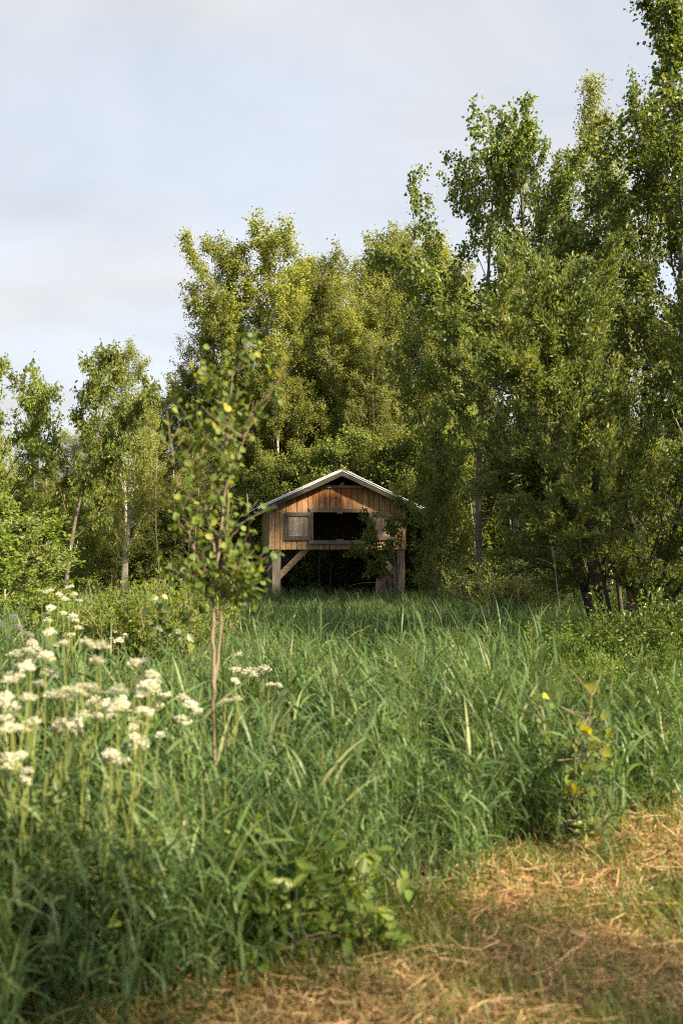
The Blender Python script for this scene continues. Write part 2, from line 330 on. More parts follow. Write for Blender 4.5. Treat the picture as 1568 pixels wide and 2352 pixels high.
def ground_mat():
    m, nt, out = new_mat('soil_and_thatch')
    t = nt.nodes.new('ShaderNodeTexCoord')
    n1 = noise(nt, t.outputs['Object'], 1.3, 5, 0.6); n2 = noise(nt, t.outputs['Object'], 38, 6, 0.7)
    r1 = ramp(nt, [(0.3, (0.060, 0.040, 0.022)), (0.7, (0.115, 0.078, 0.040))]); nt.links.new(n2.outputs['Fac'], r1.inputs[0])
    r2 = ramp(nt, [(0.35, (0.035, 0.045, 0.015)), (0.7, (0.09, 0.08, 0.035))]); nt.links.new(n2.outputs['Fac'], r2.inputs[0])
    mm = mixc(nt, n1.outputs['Fac'], r1.outputs[0], r2.outputs[0])
    pb = nt.nodes.new('ShaderNodeBsdfPrincipled'); pb.inputs['Roughness'].default_value = 0.95; pb.inputs['Specular IOR Level'].default_value = 0.1
    nt.links.new(mm.outputs[2], pb.inputs['Base Color'])
    bp = nt.nodes.new('ShaderNodeBump'); bp.inputs['Strength'].default_value = 0.7; bp.inputs['Distance'].default_value = 0.03
    nt.links.new(n2.outputs['Fac'], bp.inputs['Height']); nt.links.new(bp.outputs[0], pb.inputs['Normal'])
    nt.links.new(pb.outputs[0], out.inputs['Surface'])
    return m
M['ground'] = ground_mat()

# ------------------------------------------------------------------ ground
def build_ground():
    n = 181
    u = np.linspace(-1, 1, n); w = np.sign(u) * np.abs(u) ** 2.6 * 900
    X, Y = np.meshgrid(w, w + 8.0)
    Z = 0.03 * np.sin(X * 0.9 + 1.3) * np.cos(Y * 0.7) + 0.02 * np.sin(X * 2.3 + Y * 1.9)
    Z = np.where(np.hypot(X, Y) > 120, 0, Z)
    a = Acc(); i = np.arange(n - 1)[:, None] * n + np.arange(n - 1)[None, :]
    q = np.stack([i, i + 1, i + n + 1, i + n], -1).reshape(-1, 4)
    a.add(np.stack([X, Y, Z], -1).reshape(-1, 3), quads=q)
    o = link('ground', a.mesh('ground', M['ground'], True)); o['kind'] = 'structure'
build_ground()

# ------------------------------------------------------------------ scatter (only for stuff)
def scatter(name, protos, pts, rot, scl, idx, label, cat):
    coll = bpy.data.collections.new(name + '_pieces')
    for k, me in enumerate(protos):
        coll.objects.link(bpy.data.objects.new('%s_piece_%02d' % (name, k), me))
    me = bpy.data.meshes.new(name); me.vertices.add(len(pts)); me.vertices.foreach_set('co', np.asarray(pts, np.float32).ravel())
    a = me.attributes.new('rot', 'FLOAT_VECTOR', 'POINT'); a.data.foreach_set('vector', np.asarray(rot, np.float32).ravel())
    a = me.attributes.new('scl', 'FLOAT_VECTOR', 'POINT'); a.data.foreach_set('vector', np.asarray(scl, np.float32).ravel())
    a = me.attributes.new('idx', 'INT', 'POINT'); a.data.foreach_set('value', np.asarray(idx, np.int32))
    o = link(name, me, kind='stuff'); o['label'] = label; o['category'] = cat
    ng = bpy.data.node_groups.new(name + '_nodes', 'GeometryNodeTree')
    ng.interface.new_socket('Geometry', in_out='INPUT', socket_type='NodeSocketGeometry')
    ng.interface.new_socket('Geometry', in_out='OUTPUT', socket_type='NodeSocketGeometry')
    N = ng.nodes; gi = N.new('NodeGroupInput'); go = N.new('NodeGroupOutput'); ip = N.new('GeometryNodeInstanceOnPoints'); ci = N.new('GeometryNodeCollectionInfo')
    ci.inputs['Collection'].default_value = coll; ci.inputs['Separate Children'].default_value = True; ci.inputs['Reset Children'].default_value = True
    def na(nm, ty):
        x = N.new('GeometryNodeInputNamedAttribute'); x.data_type = ty; x.inputs['Name'].default_value = nm; return x.outputs['Attribute']
    L = ng.links
    L.new(gi.outputs[0], ip.inputs['Points']); L.new(ci.outputs[0], ip.inputs['Instance']); ip.inputs['Pick Instance'].default_value = True
    L.new(na('idx', 'INT'), ip.inputs['Instance Index']); L.new(na('rot', 'FLOAT_VECTOR'), ip.inputs['Rotation']); L.new(na('scl', 'FLOAT_VECTOR'), ip.inputs['Scale'])
    L.new(ip.outputs[0], go.inputs[0])
    md = o.modifiers.new('scatter', 'NODES'); md.node_group = ng
    return o

# ------------------------------------------------------------------ the hut
HD = 27.0
def build_hut():
    hx, hy = PX(776, HD), HD
    root = empty('stilt_hut', (hx, hy, 0), R(8.5))
    tag(root, 'small weathered wooden hut raised on timber stilts at the edge of the wood', 'hut')
    S = HD / FPX
    def lx(px): return (px - 770) * S / 0.985          # along the front
    def lz(py): return PZ(py, HD)
    x0, x1 = lx(614), lx(927); zb = lz(1262); depth = 2.75
    xc = lx(776); zp = lz(1092); slope = 0.462           # underside of the rafters at the peak
    def ztop(x): return zp - abs(x - xc) * slope
    T = 0.024
    rng = random.Random(4)
    # front wall: rails with the boards as their sub-parts
    a = Acc(); box(a, x0 + .05, x1 - .05, 0.03, 0.10, zb + 0.03, zb + 0.13); box(a, x0 + .05, x1 - .05, 0.03, 0.10, lz(1168), lz(1160))
    box(a, x0 + .05, x0 + .14, 0.03, 0.10, zb + 0.13, lz(1170)); box(a, x1 - .14, x1 - .05, 0.03, 0.10, zb + 0.13, lz(1170))
    fw = link('front_wall', a.mesh('front_wall_rails', M['inner']), root)
    zb_beam0, zb_beam1 = lz(1121.5), lz(1115)
    ox0, ox1, oz0, oz1 = lx(710), lx(840), lz(1243), lz(1172)
    n = 25; bw = (x1 - x0) / n
    def board(parent, bx0, bx1, z0, zf, mat, y0=0.0, y1=T, dz=0.0):
        a = Acc(); e = 0.0065
        jz = rng.uniform(-0.004, 0.004)
        prism(a, [(bx0 + e, z0 + jz), (bx1 - e, z0 + jz), (bx1 - e, zf(bx1)), (bx0 + e, zf(bx0))], y0 + rng.uniform(-0.004, 0.003), y1)
        return link('board', a.mesh('board', mat), parent)
    for i in range(n):
        bx0 = x0 + i * bw; bx1 = bx0 + bw; mid = (bx0 + bx1) / 2
        top = lambda x: min(ztop(x) - 0.004, zb_beam0)
        if ox0 - 0.02 < mid < ox1 + 0.02:
            board(fw, bx0, bx1, zb, lambda x: oz0, M['board_low'])
            board(fw, bx0, bx1, oz1, top, M['board'])
        else:
            board(fw, bx0, bx1, zb, top, M['board'] if i > 0 else M['board'])
    # back wall, boards with slits between them
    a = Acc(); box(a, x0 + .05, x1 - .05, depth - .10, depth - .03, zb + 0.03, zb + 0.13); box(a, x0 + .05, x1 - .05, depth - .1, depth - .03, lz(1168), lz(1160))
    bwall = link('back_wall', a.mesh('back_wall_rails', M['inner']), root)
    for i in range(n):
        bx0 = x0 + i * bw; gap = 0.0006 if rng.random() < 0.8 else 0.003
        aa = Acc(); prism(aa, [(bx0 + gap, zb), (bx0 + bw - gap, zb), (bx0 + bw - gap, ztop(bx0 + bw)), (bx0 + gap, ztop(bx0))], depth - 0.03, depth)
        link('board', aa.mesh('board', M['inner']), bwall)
    # side walls
    for sx, nm in ((x0, 'left_wall'), (x1, 'right_wall')):
        s = 1 if sx == x0 else -1
        a = Acc(); box(a, min(sx + s * .03, sx + s * .10), max(sx + s * .03, sx + s * .10), 0.12, depth - 0.12, zb + .03, zb + .13)
        box(a, min(sx + s * .03, sx + s * .10), max(sx + s * .03, sx + s * .10), 0.12, depth - 0.12, lz(1180), lz(1172))
        w = link(nm, a.mesh(nm + '_rails', M['inner']), root)
        m_ = 18; dw = (depth - 0.006) / m_
        for i in range(m_):
            y0 = 0.028 + i * (depth - 0.06) / m_; y1 = y0 + (depth - 0.06) / m_
            aa = Acc(); jit = rng.uniform(0, 0.005)
            box(aa, min(sx - s * jit, sx + s * T), max(sx - s * jit, sx + s * T), y0 + .003, y1 - .003, zb + rng.uniform(-.004, .004), ztop(sx) + 0.01)
            link('board', aa.mesh('board', M['board_side']), w)
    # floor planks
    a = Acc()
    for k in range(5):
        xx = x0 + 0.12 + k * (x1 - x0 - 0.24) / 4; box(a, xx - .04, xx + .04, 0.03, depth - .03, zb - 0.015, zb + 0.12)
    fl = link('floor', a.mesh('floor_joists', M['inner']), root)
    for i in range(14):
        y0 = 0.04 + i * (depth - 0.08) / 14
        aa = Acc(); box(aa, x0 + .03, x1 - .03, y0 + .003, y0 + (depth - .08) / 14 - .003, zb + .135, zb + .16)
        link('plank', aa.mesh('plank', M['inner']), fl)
    # gable beam, header, sill
    a = Acc(); hw = (zp - zb_beam1) / slope
    box(a, xc - hw - 0.05, xc + hw + 0.05, -0.035, 0.03, zb_beam0 + .002, zb_beam1 + 0.005); link('gable_beam', a.mesh('gable_beam', M['trim']), root)
    a = Acc(); prism(a, [(ox0 - .02, oz1 - .055), (ox1 + .01, oz1 - .055), (ox1 + .075, oz1 + .045), (ox0 - .085, oz1 + .045)], -0.032, -0.006); link('window_header', a.mesh('window_header', M['trim']), root)
    a = Acc(); box(a, lx(703), lx(842), -0.085, 0.03, lz(1249), lz(1241.2)); si = link('window_sill', a.mesh('window_sill', M['sill']), root)
    a = Acc(); box(a, lx(765), lx(781), -0.04, 0.03, lz(1241) + .003, lz(1238.3)); link('sill_block', a.mesh('sill_block', M['trim']), si)
    # shutters
    def shutter(px0, px1, py0, py1, seed):
        sx0, sx1, sz0, sz1 = lx(px0), lx(px1), lz(py1), lz(py0); f = 0.098
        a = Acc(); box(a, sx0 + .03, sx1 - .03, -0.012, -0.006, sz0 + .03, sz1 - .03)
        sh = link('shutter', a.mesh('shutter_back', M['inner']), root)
        nb = 4; iw = (sx1 - sx0 - 2 * f + .02) / nb; r2 = random.Random(seed)
        for i in range(nb):
            b0 = sx0 + f - .01 + i * iw; aa = Acc()
            box(aa, b0 + .003, b0 + iw - .003, -0.030 - r2.uniform(0, .004), -0.0122, sz0 + f - .02, sz1 - f + .02); link('board', aa.mesh('board', M['board_grey']), sh)
        for (nm, poly) in (('frame_rail', [(sx0, sz1), (sx0 + f, sz1 - f), (sx1 - f, sz1 - f), (sx1, sz1)]), ('frame_rail', [(sx0, sz0), (sx1, sz0), (sx1 - f, sz0 + f), (sx0 + f, sz0 + f)]),
                           ('frame_stile', [(sx0, sz0 + .003), (sx0 + f, sz0 + f), (sx0 + f, sz1 - f), (sx0, sz1 - .003)]), ('frame_stile', [(sx1, sz0 + .003), (sx1, sz1 - .003), (sx1 - f, sz1 - f), (sx1 - f, sz0 + f)])):
            aa = Acc(); y = -0.062 if nm == 'frame_rail' else -0.058
            if nm == 'frame_rail' and poly[0][1] == sz1: poly = poly
            prism(aa, poly, y, -0.0125); link(nm, aa.mesh(nm, M['frame']), sh)
        return sh
    shutter(649.5, 711.5, 1177.5, 1240, 1); s2 = shutter(841, 901, 1178, 1240, 2)
    s2['label'] = 'shutter half hidden by leaves'
    # cut-out birds
    def bird(pts, cx, cz, sc_, y, nm):
        aa = Acc(); prism(aa, [(cx + p[0] * sc_, cz + p[1] * sc_) for p in pts], y - 0.014, y); 
        return aa
    perched = [(-0.75, -0.55), (-0.15, -0.35), (0.25, -0.45), (0.40, -0.30), (0.62, 0.10), (0.72, 0.42), (0.95, 0.35), (0.90, 0.62), (0.62, 0.80), (0.30, 0.72), (0.0, 0.45), (-0.35, 0.05)]
    def fan(pts, cx, cz, sc_, y, nm, label):
        n_ = len(pts); cxm = sum(p[0] for p in pts) / n_; czm = sum(p[1] for p in pts) / n_
        v = [(cx + p[0] * sc_, y - .016, cz + p[1] * sc_) for p in pts] + [(cx + p[0] * sc_, y, cz + p[1] * sc_) for p in pts] + [(cx + cxm * sc_, y - .016, cz + czm * sc_), (cx + cxm * sc_, y, cz + czm * sc_)]
        aa = Acc(); aa.add(v, quads=[(i, i + n_, (i + 1) % n_ + n_, (i + 1) % n_) for i in range(n_)], tris=[(2 * n_, i, (i + 1) % n_) for i in range(n_)] + [(2 * n_ + 1, (i + 1) % n_ + n_, i + n_) for i in range(n_)])
        b = link(nm, aa.mesh(nm, M['trim']), root); b['label'] = label
    fan(perched, lx(774.5), lz(1116), 0.125, -0.045, 'bird_cutout', 'plywood cut-out of a perched bird on the gable beam')
    flying = [(-1.0, -0.35), (-0.55, 0.0), (-0.05, 0.12), (0.55, 0.62), (0.95, 0.75), (0.55, 0.10), (0.35, -0.15), (0.30, -0.60), (0.08, -0.30), (-0.15, -0.32), (-0.45, -0.30)]
    fan(flying, lx(776), lz(1176), 0.125, -0.040, 'bird_cutout', 'plywood cut-out of a flying bird on the window header')
    # roof: two metal sheets with ribs, fascias, ridge cap
    e0, e1 = lx(588), lx(965); yf, yb = -0.30, depth + 0.30
    for s, xe in ((-1, e0), (1, e1)):
        th = 0.03; L = abs(xe - xc)
        def P(t, off): # point at fraction t from peak to eave, off above the rafter line
            return (xc + s * L * t, zp + 0.135 - slope * L * t + off)
        # rafters/fascia boards
        for nm, y0, y1 in (('fascia', yf, yf + 0.04), ('rear_fascia', yb - .04, yb)):
            a = Acc(); p0, p1 = P(0, 0), P(1, 0)
            poly = [(p0[0], p0[1] - 0.165), (p1[0], p1[1] - 0.165), (p1[0], p1[1]), (p0[0], p0[1])]
            if s < 0: poly = [(p1[0], p1[1] - .165), (p0[0], p0[1] - .165), (p0[0], p0[1]), (p1[0], p1[1])]
            prism(a, poly, y0, y1); link(nm, a.mesh(nm, M['fascia']), root)
        a = Acc()      # roof deck
        pa, pb = P(0.0, -0.012), P(0.985, -0.012)
        poly = [(pa[0], pa[1] - .02), (pb[0], pb[1] - .02), (pb[0], pb[1]), (pa[0], pa[1])]
        if s < 0: poly = [poly[1], poly[0], poly[3], poly[2]]
        prism(a, poly, yf + .043, yb - .043); dk = link('roof_deck', a.mesh('roof_deck', M['inner']), root)
        for k in range(5):      # rafters under the deck
            yy = 0.06 + k * (depth - 0.12) / 4; aa = Acc(); qa, qb = P(0.02, -0.034), P(0.93, -0.034)
            poly = [(qa[0], qa[1] - .085), (qb[0], qb[1] - .085), (qb[0], qb[1]), (qa[0], qa[1])]
            if s < 0: poly = [poly[1], poly[0], poly[3], poly[2]]
            prism(aa, poly, yy - .02, yy + .02); link('rafter', aa.mesh('rafter', M['inner']), dk)
        a = Acc(); ny = 26; vs_ = []; qs = []     # corrugated sheet, real waves
        ys = np.linspace(yf - .03, yb + .03, ny * 4 + 1)
        for y in ys:
            wv = 0.012 * max(0, math.cos((y - yf) / ((yb - yf) / ny) * 2 * math.pi))
            for t in (0.0, 1.012):
                p = P(t, 0.010 + wv); vs_.append((p[0], y, p[1]))
        for i in range(len(ys) - 1):
            q = (2 * i, 2 * i + 1, 2 * i + 3, 2 * i + 2); qs.append(q if s < 0 else q[::-1])
        a.add(vs_, quads=qs); sh = link('roof_sheet', a.mesh('roof_sheet', M['metal']), root)
        md = sh.modifiers.new('thickness', 'SOLIDIFY'); md.thickness = 0.004
        # white metal rake trim
        a = Acc(); pa, pb = P(0.0, 0), P(1.0, 0)
        poly = [(pa[0], pa[1] - .035), (pb[0], pb[1] - .035), (pb[0], pb[1] + .038), (pa[0], pa[1] + .038)]
        if s < 0: poly = [poly[1], poly[0], poly[3], poly[2]]
        prism(a, poly, yf - .012, yf - .003); link('rake_trim', a.mesh('rake_trim', M['metal']), root)
    a = Acc()
    prism(a, [(xc - .16, zp + .135 + .045 - .16 * slope), (xc, zp + .135 + .028), (xc + .16, zp + .135 + .045 - .16 * slope), (xc, zp + .135 + .062)], yf - .034, yb + .034)
    link('ridge_cap', a.mesh('ridge_cap', M['fascia']), root)
    # stilts
    pl, pr = lx(631), lx(916); zt = zb - 0.004
    for nm, px_, py_, w in (('stilt', pl, 0.14, .115), ('stilt', pr, 0.14, .105), ('stilt', pl + .02, depth - .16, .105), ('stilt', pr - .02, depth - .16, .105), ('stilt', pl - 0.02, depth * .52, .10), ('stilt', pr, depth * .52, .10)):
        a = Acc(); box(a, px_ - w, px_ + w, py_ - w, py_ + w, -0.15, zt - (0.0 if py_ > 1 else 0.0)); 
        o = link(nm, a.mesh(nm, M['timber']), root)
        bv = o.modifiers.new('worn', 'BEVEL'); bv.width = 0.012; bv.segments = 2
    a = Acc(); box(a, pl - .13, pr + .13, 0.06, 0.22, zt - .004, zb + .028)
    # braces
    def bar(p, q, w, y0, y1, nm, mat):
        p = np.array(p); q = np.array(q); d = (q - p) / np.linalg.norm(q - p); nn = np.array([-d[1], d[0]]) * w
        a = Acc(); poly = [p - nn, q - nn, q + nn, p + nn]; prism(a, [tuple(v) for v in poly], y0, y1)
        return link(nm, a.mesh(nm, mat), root)
    bar((pl + .07, lz(1324)), (pl + .07 + .80, lz(1324) + .80 + 0.0), .082, 0.075, 0.145, 'brace', M['brace']).data
    bar((pr - .07, lz(1324)), (pr - .07 - .80, lz(1324) + .80), .082, 0.075, 0.145, 'brace', M['timber'])
    bar((pl + .07, lz(1324)), (pl + .07 + .80, lz(1324) + .80), .075, depth - .16, depth - .09, 'brace', M['timber'])
    bar((pr - .09, lz(1324)), (pr - .09 - .80, lz(1324) + .80), .075, depth - .16, depth - .09, 'brace', M['timber'])
    return root
hut = build_hut()

# ------------------------------------------------------------------ tree growing
def rot_about(v, axis, ang):
    axis = axis / (np.linalg.norm(axis) + 1e-9); c, s = math.cos(ang), math.sin(ang)
    return v * c + np.cross(axis, v) * s + axis * np.dot(axis, v) * (1 - c)
def polyline(rng, p, d, L, n, wob, trop):
    pts = [np.array(p, float)]; d = np.array(d, float)
    for i in range(n):
        d = d + rng.normal(0, wob, 3) + np.array([0, 0, trop]); d /= np.linalg.norm(d)
        pts.append(pts[-1] + d * (L / n))
    return np.array(pts)
def at(pts, t):
    f = t * (len(pts) - 1); i = min(int(f), len(pts) - 2); u = f - i
    return pts[i] * (1 - u) + pts[i + 1] * u, (pts[i + 1] - pts[i]) / (np.linalg.norm(pts[i + 1] - pts[i]) + 1e-9)

def grow_tree(seed, H, r0, base_t, spread, profile, n1, n2, n3, up_angle, nleaf, lsize, lshape, mats, wob=0.05, trop1=0.10, lean=0.0, clump=0.10, droop=0.5, tone_mu=0.5, lw=0.8, sub=0.42):
    """trunk, limbs, twigs; leaves hang along the twigs"""
    rng = np.random.default_rng(seed); ga = 2.399963
    wood = Acc(); crown = Acc()
    trunk = polyline(rng, (0, 0, -0.15), (lean, 0, 1), H * 0.97, 14, wob * 0.6, 0.05)
    trunk[:, 0] += -trunk[0, 0]
    tr = r0 * np.linspace(1, 0.10, len(trunk)) ** 0.9
    tube(wood, trunk, tr, 9)
    twigs = []; w = []
    for k in range(n1):
        t = base_t + (1 - base_t) * (k + rng.uniform(0, 1)) / n1
        t = min(t, 0.985); p, d = at(trunk, t)
        u = (t - base_t) / (1 - base_t)
        L = spread * profile(u) * rng.uniform(0.65, 1.2)
        if L < 0.12: L = 0.12
        ang = up_angle * (1.15 - 0.55 * u) * rng.uniform(0.8, 1.2)
        az = k * ga + rng.uniform(-.5, .5)
        dirv = np.array([math.cos(az) * math.sin(ang), math.sin(az) * math.sin(ang), math.cos(ang)])
        b = polyline(rng, p, dirv, L, 7, wob * 2.2, trop1)
        rb = max(0.006, r0 * 0.34 * (1 - 0.75 * t) * (0.4 + 0.6 * L / spread))
        tube(wood, b, rb * np.linspace(1, 0.22, len(b)), 5)
        m2 = max(2, int(n2 * (0.35 + 0.65 * L / spread)))
        for j in range(m2):
            t2 = 0.22 + 0.78 * (j + rng.uniform(0, 1)) / m2; p2, d2 = at(b, min(t2, .99))
            ax = np.cross(d2, rng.normal(0, 1, 3)); d3 = rot_about(d2, ax, rng.uniform(0.45, 1.0))
            L2 = L * sub * (1.15 - 0.65 * t2) * rng.uniform(0.6, 1.25) + 0.12
            b2 = polyline(rng, p2, d3, L2, 4, wob * 3, trop1 * 0.8)
            tube(wood, b2, rb * 0.4 * np.linspace(1, 0.3, len(b2)), 4)
            twigs.append(b2); w.append(L2)
            for i in range(n3):
                t3 = rng.uniform(0.25, 1.0); p3, d4 = at(b2, min(t3, .99))
                ax = np.cross(d4, rng.normal(0, 1, 3)); d5 = rot_about(d4, ax, rng.uniform(0.4, 1.0))
                L3 = L2 * 0.5 * rng.uniform(0.5, 1.2) + 0.06
                b3 = polyline(rng, p3, d5, L3, 4, wob * 3, trop1 * 0.4); twigs.append(b3); w.append(L3)
                tube(wood, b3[[0, 2, 4]], np.array([0.0045, 0.003, 0.002]) * max(1, H / 9), 3)
        twigs.append(b[4:] if len(b[4:]) == 4 else b[-4:]); w.append(L * 0.4)
    twigs5 = np.array([np.array([at(tw, s)[0] for s in (0, .25, .5, .75, .999)]) for tw in twigs]); w = np.array(w); w = w / w.sum()
    ti = rng.choice(len(twigs5), size=nleaf, p=w); s = rng.uniform(0.08, 1, nleaf) * 3.999; i0 = s.astype(int); u = (s - i0)[:, None]
    P0 = twigs5[ti, i0] * (1 - u) + twigs5[ti, i0 + 1] * u; D = unit(twigs5[ti, i0 + 1] - twigs5[ti, i0])
    axis = unit(D * 0.5 + rng.normal(0, 0.75, (nleaf, 3)) + np.array([0, 0, -droop]))
    nr = unit(rng.normal(0, 0.75, (nleaf, 3)) + np.array([0, 0, 0.6]))
    P0 = P0 + rng.normal(0, clump, (nleaf, 3)) * rng.uniform(0.3, 1, (nleaf, 1))
    ttone = rng.normal(tone_mu, 0.14, len(twigs5))[ti]
    tone = np.clip(ttone + rng.normal(0, 0.16, nleaf), 0, 1)
    sz = lsize * rng.uniform(0.65, 1.2, nleaf)
    leaves(crown, P0, axis, nr, sz, sz * lw, lshape, tone)
    zmax = float(np.percentile(np.concatenate(crown.v)[:, 2], 99.95))
    return {'H': zmax, 'wood': wood.mesh('trunk', mats[0], True), 'crown': crown.mesh('crown', mats[1])}

def prof_cone(u): return min(1, 0.35 + u * 4) * (1 - u) ** 0.75 + 0.10
def prof_oval(u): return max(0.15, math.sin(math.pi * min(1, (u + 0.18) / 1.18)) ** 0.8)
def prof_top(u): return max(0.2, math.sin(math.pi * min(1, (u * 0.86 + 0.12))) ** 0.7)
def prof_col(u): return min(1, 0.5 + u * 3) * (1 - u) ** 0.45 + 0.08

def prof_plume(u): return (0.55 + 0.45 * min(1, u * 3)) * (1 - u) ** 0.6 + 0.12
PROTO = {}
def proto(name):
    if name in PROTO: return PROTO[name]
    if name.startswith('aspen'):
        k = int(name[5:]); sp = (4.0, 2.9, 4.2)[k]
        p = grow_tree(100 + k, 12.0, 0.13, (0.22, 0.16, 0.26)[k], sp, (prof_plume, prof_col, prof_plume)[k], (22, 46, 19)[k], (20, 9, 22)[k], 2, R((38, 48, 42)[k]), 40000, 0.078, RHOMB, (M['bark_pale'], M['aspen']), lean=(0, .05, -.04)[k], sub=(.20, .42, .20)[k], trop1=(.05, .10, .05)[k], clump=.13)
    elif name.startswith('birch'):
        k = int(name[5:])
        p = grow_tree(200 + k, 12.0, 0.10, 0.18, (2.4, 2.2)[k], (prof_col, prof_cone)[k], 52, 9, 2, R(46), 42000, 0.060, RHOMB, (M['bark_pale'], M['birch']), clump=0.13, trop1=0.06)
    elif name == 'poplar0':
        p = grow_tree(300, 11.0, 0.12, 0.20, 4.6, prof_plume, 17, 20, 2, R(50), 19000, 0.088, OVATE, (M['bark_poplar'], M['poplar']), trop1=0.05, clump=0.10, lw=0.85, sub=.18)
    elif name == 'poplar1':
        p = grow_tree(301, 12.0, 0.14, 0.14, 4.2, prof_plume, 24, 19, 2, R(40), 30000, 0.084, OVATE, (M['bark_poplar'], M['poplar']), trop1=0.06, clump=0.11, lw=0.85, sub=.20)
    elif name == 'elm':
        p = grow_tree(403, 6.0, 0.075, 0.34, 2.9, prof_plume, 13, 16, 2, R(47), 11500, 0.10, OVATE, (M['bark_poplar'], M['elm']), trop1=-0.005, droop=0.9, clump=0.08, lw=0.5, sub=.24, wob=.06)
    elif name.startswith('understory'):
        k = int(name[10:])
        p = grow_tree(500 + k, 4.5, 0.04, 0.06, (1.5, 1.3)[k], (prof_oval, prof_col)[k], 30, 7, 2, R(52), 11000, 0.075, RHOMB, (M['bark_grey'], M['bush']), clump=0.09)
    elif name.startswith('bush'):
        k = int(name[4:])
        p = grow_bush(600 + k, 1.6, 1.0, 26, 5200, 0.055, (M['bark_grey'], M['bush']), RHOMB)
    elif name.startswith('spirea'):
        k = int(name[6:])
        p = grow_bush(650 + k, 1.25, 0.55, 34, 5200, 0.05, (M['bark_sap'], M['spirea']), LANCE, lw=0.42, upright=0.8)
    elif name.startswith('leafy'):
        k = int(name[5:])
        p = grow_bush(660 + k, 1.25, 0.55, 34, 5600, 0.055, (M['fstem'], M['raspberry']), LANCE, lw=0.42, upright=0.8)
    elif name.startswith('young'):
        k = int(name[5:])
        p = grow_tree(700 + k, 2.6, 0.018, 0.12, 0.62, prof_oval, 26, 6, 2, R(45), 3600, 0.060, OVATE, (M['bark_pale'], M['spirea' if k else 'bush']), clump=0.05, lw=0.75)
    PROTO[name] = p
    return p

def grow_bush(seed, H, rad, nst, nleaf, ls, mats, shape, lw=0.7, upright=0.4):
    rng = np.random.default_rng(seed); wood = Acc(); crown = Acc(); tw = []
    for k in range(nst):
        az = rng.uniform(0, 6.283); an = rng.uniform(0.05, 1.0) * (1.0 - upright * 0.6)
        L = H * rng.uniform(0.65, 1.1)
        b = polyline(rng, (rng.normal(0, rad * .22), rng.normal(0, rad * .22), -0.05), (math.cos(az) * math.sin(an), math.sin(az) * math.sin(an), math.cos(an)), L, 6, 0.09, 0.04)
        tube(wood, b, 0.010 * H * np.linspace(1, .25, 7), 4); tw.append(b)
        for j in range(5):
            p, d = at(b, rng.uniform(0.25, 0.97)); ax = np.cross(d, rng.normal(0, 1, 3)); d2 = rot_about(d, ax, rng.uniform(.4, 1.0))
            c = polyline(rng, p, d2, L * rng.uniform(.18, .38), 4, .12, .06); tube(wood, c, 0.004 * H * np.linspace(1, .4, 5), 3); tw.append(c)
    t5 = np.array([np.array([at(t, s)[0] for s in (.15, .35, .55, .8, .999)]) for t in tw]); n = nleaf
    w = np.array([np.linalg.norm(t[-1] - t[0]) for t in tw]); w /= w.sum(); ti = rng.choice(len(t5), n, p=w)
    s = rng.uniform(0, 3.999, n); i0 = s.astype(int); u = (s - i0)[:, None]
    P0 = t5[ti, i0] * (1 - u) + t5[ti, i0 + 1] * u + rng.normal(0, ls * .7, (n, 3)); D = unit(t5[ti, i0 + 1] - t5[ti, i0])
    axis = unit(D * .7 + rng.normal(0, .7, (n, 3))); nr = unit(rng.normal(0, .6, (n, 3)) + np.array([0, 0, .8]))
    sz = ls * rng.uniform(.6, 1.2, n)
    leaves(crown, P0, axis, nr, sz, sz * lw, shape, np.clip(rng.normal(.5, .12, len(t5))[ti] + rng.normal(0, .17, n), 0, 1))
    zmax = float(np.percentile(np.concatenate(crown.v)[:, 2], 99.5))
    return {'H': zmax, 'wood': wood.mesh('stems', mats[0], True), 'crown': crown.mesh('foliage', mats[1])}

def plant(name, pname, px, d, top_py, label, cat, group=None, width=1.0, rz=None, x=None, H=None, parts=('trunk', 'crown'), lean=0.0, seed=[0]):
    """one tree or bush standing at distance d, as tall as its top in the photograph says"""
    p = proto(pname); seed[0] += 1; rr = random.Random(seed[0] * 7 + 3)
    x = PX(px, d) if x is None else x
    H = PZ(top_py, d) if H is None else H
    o = empty(name, (x, d, gh(x, d) - 0.02), rr.uniform(0, 6.28) if rz is None else rz)
    k = H / p['H']; o.scale = (k * width, k * width, k)
    o.rotation_euler[1] = lean
    tag(o, label, cat, group)
    link(parts[0], p['wood'], o); link(parts[1], p['crown'], o)
    return o

# --- tall poplars rising above the willow
plant('poplar_tree', 'poplar0', 1180, 20.5, 208, 'dark green poplar with spreading upward limbs rising behind the big willow', 'tree', width=1.0, rz=2.6)
plant('poplar_tree', 'poplar1', 1575, 19.0, 10, 'tallest poplar, dense and green, rising high over the willow', 'tree', width=1.0, rz=0.6)
plant('poplar_tree', 'poplar0', 1100, 21.2, 340, 'lower poplar leaning out on the open side of the dark green poplar', 'tree', width=0.85, rz=0.9, lean=-0.05)
plant('poplar_tree', 'poplar1', 1478, 20.6, 150, 'green poplar close beside the tallest poplar', 'tree', width=0.72, rz=3.6)
plant('birch_tree', 'birch1', 1395, 25.0, 165, 'slim golden green birch between the two tall poplars', 'tree', width=0.85, rz=1.0)
plant('poplar_tree', 'poplar0', 1285, 24.0, 310, 'shorter poplar with thin crown beside the slim golden birch', 'tree', width=0.6, rz=4.4)
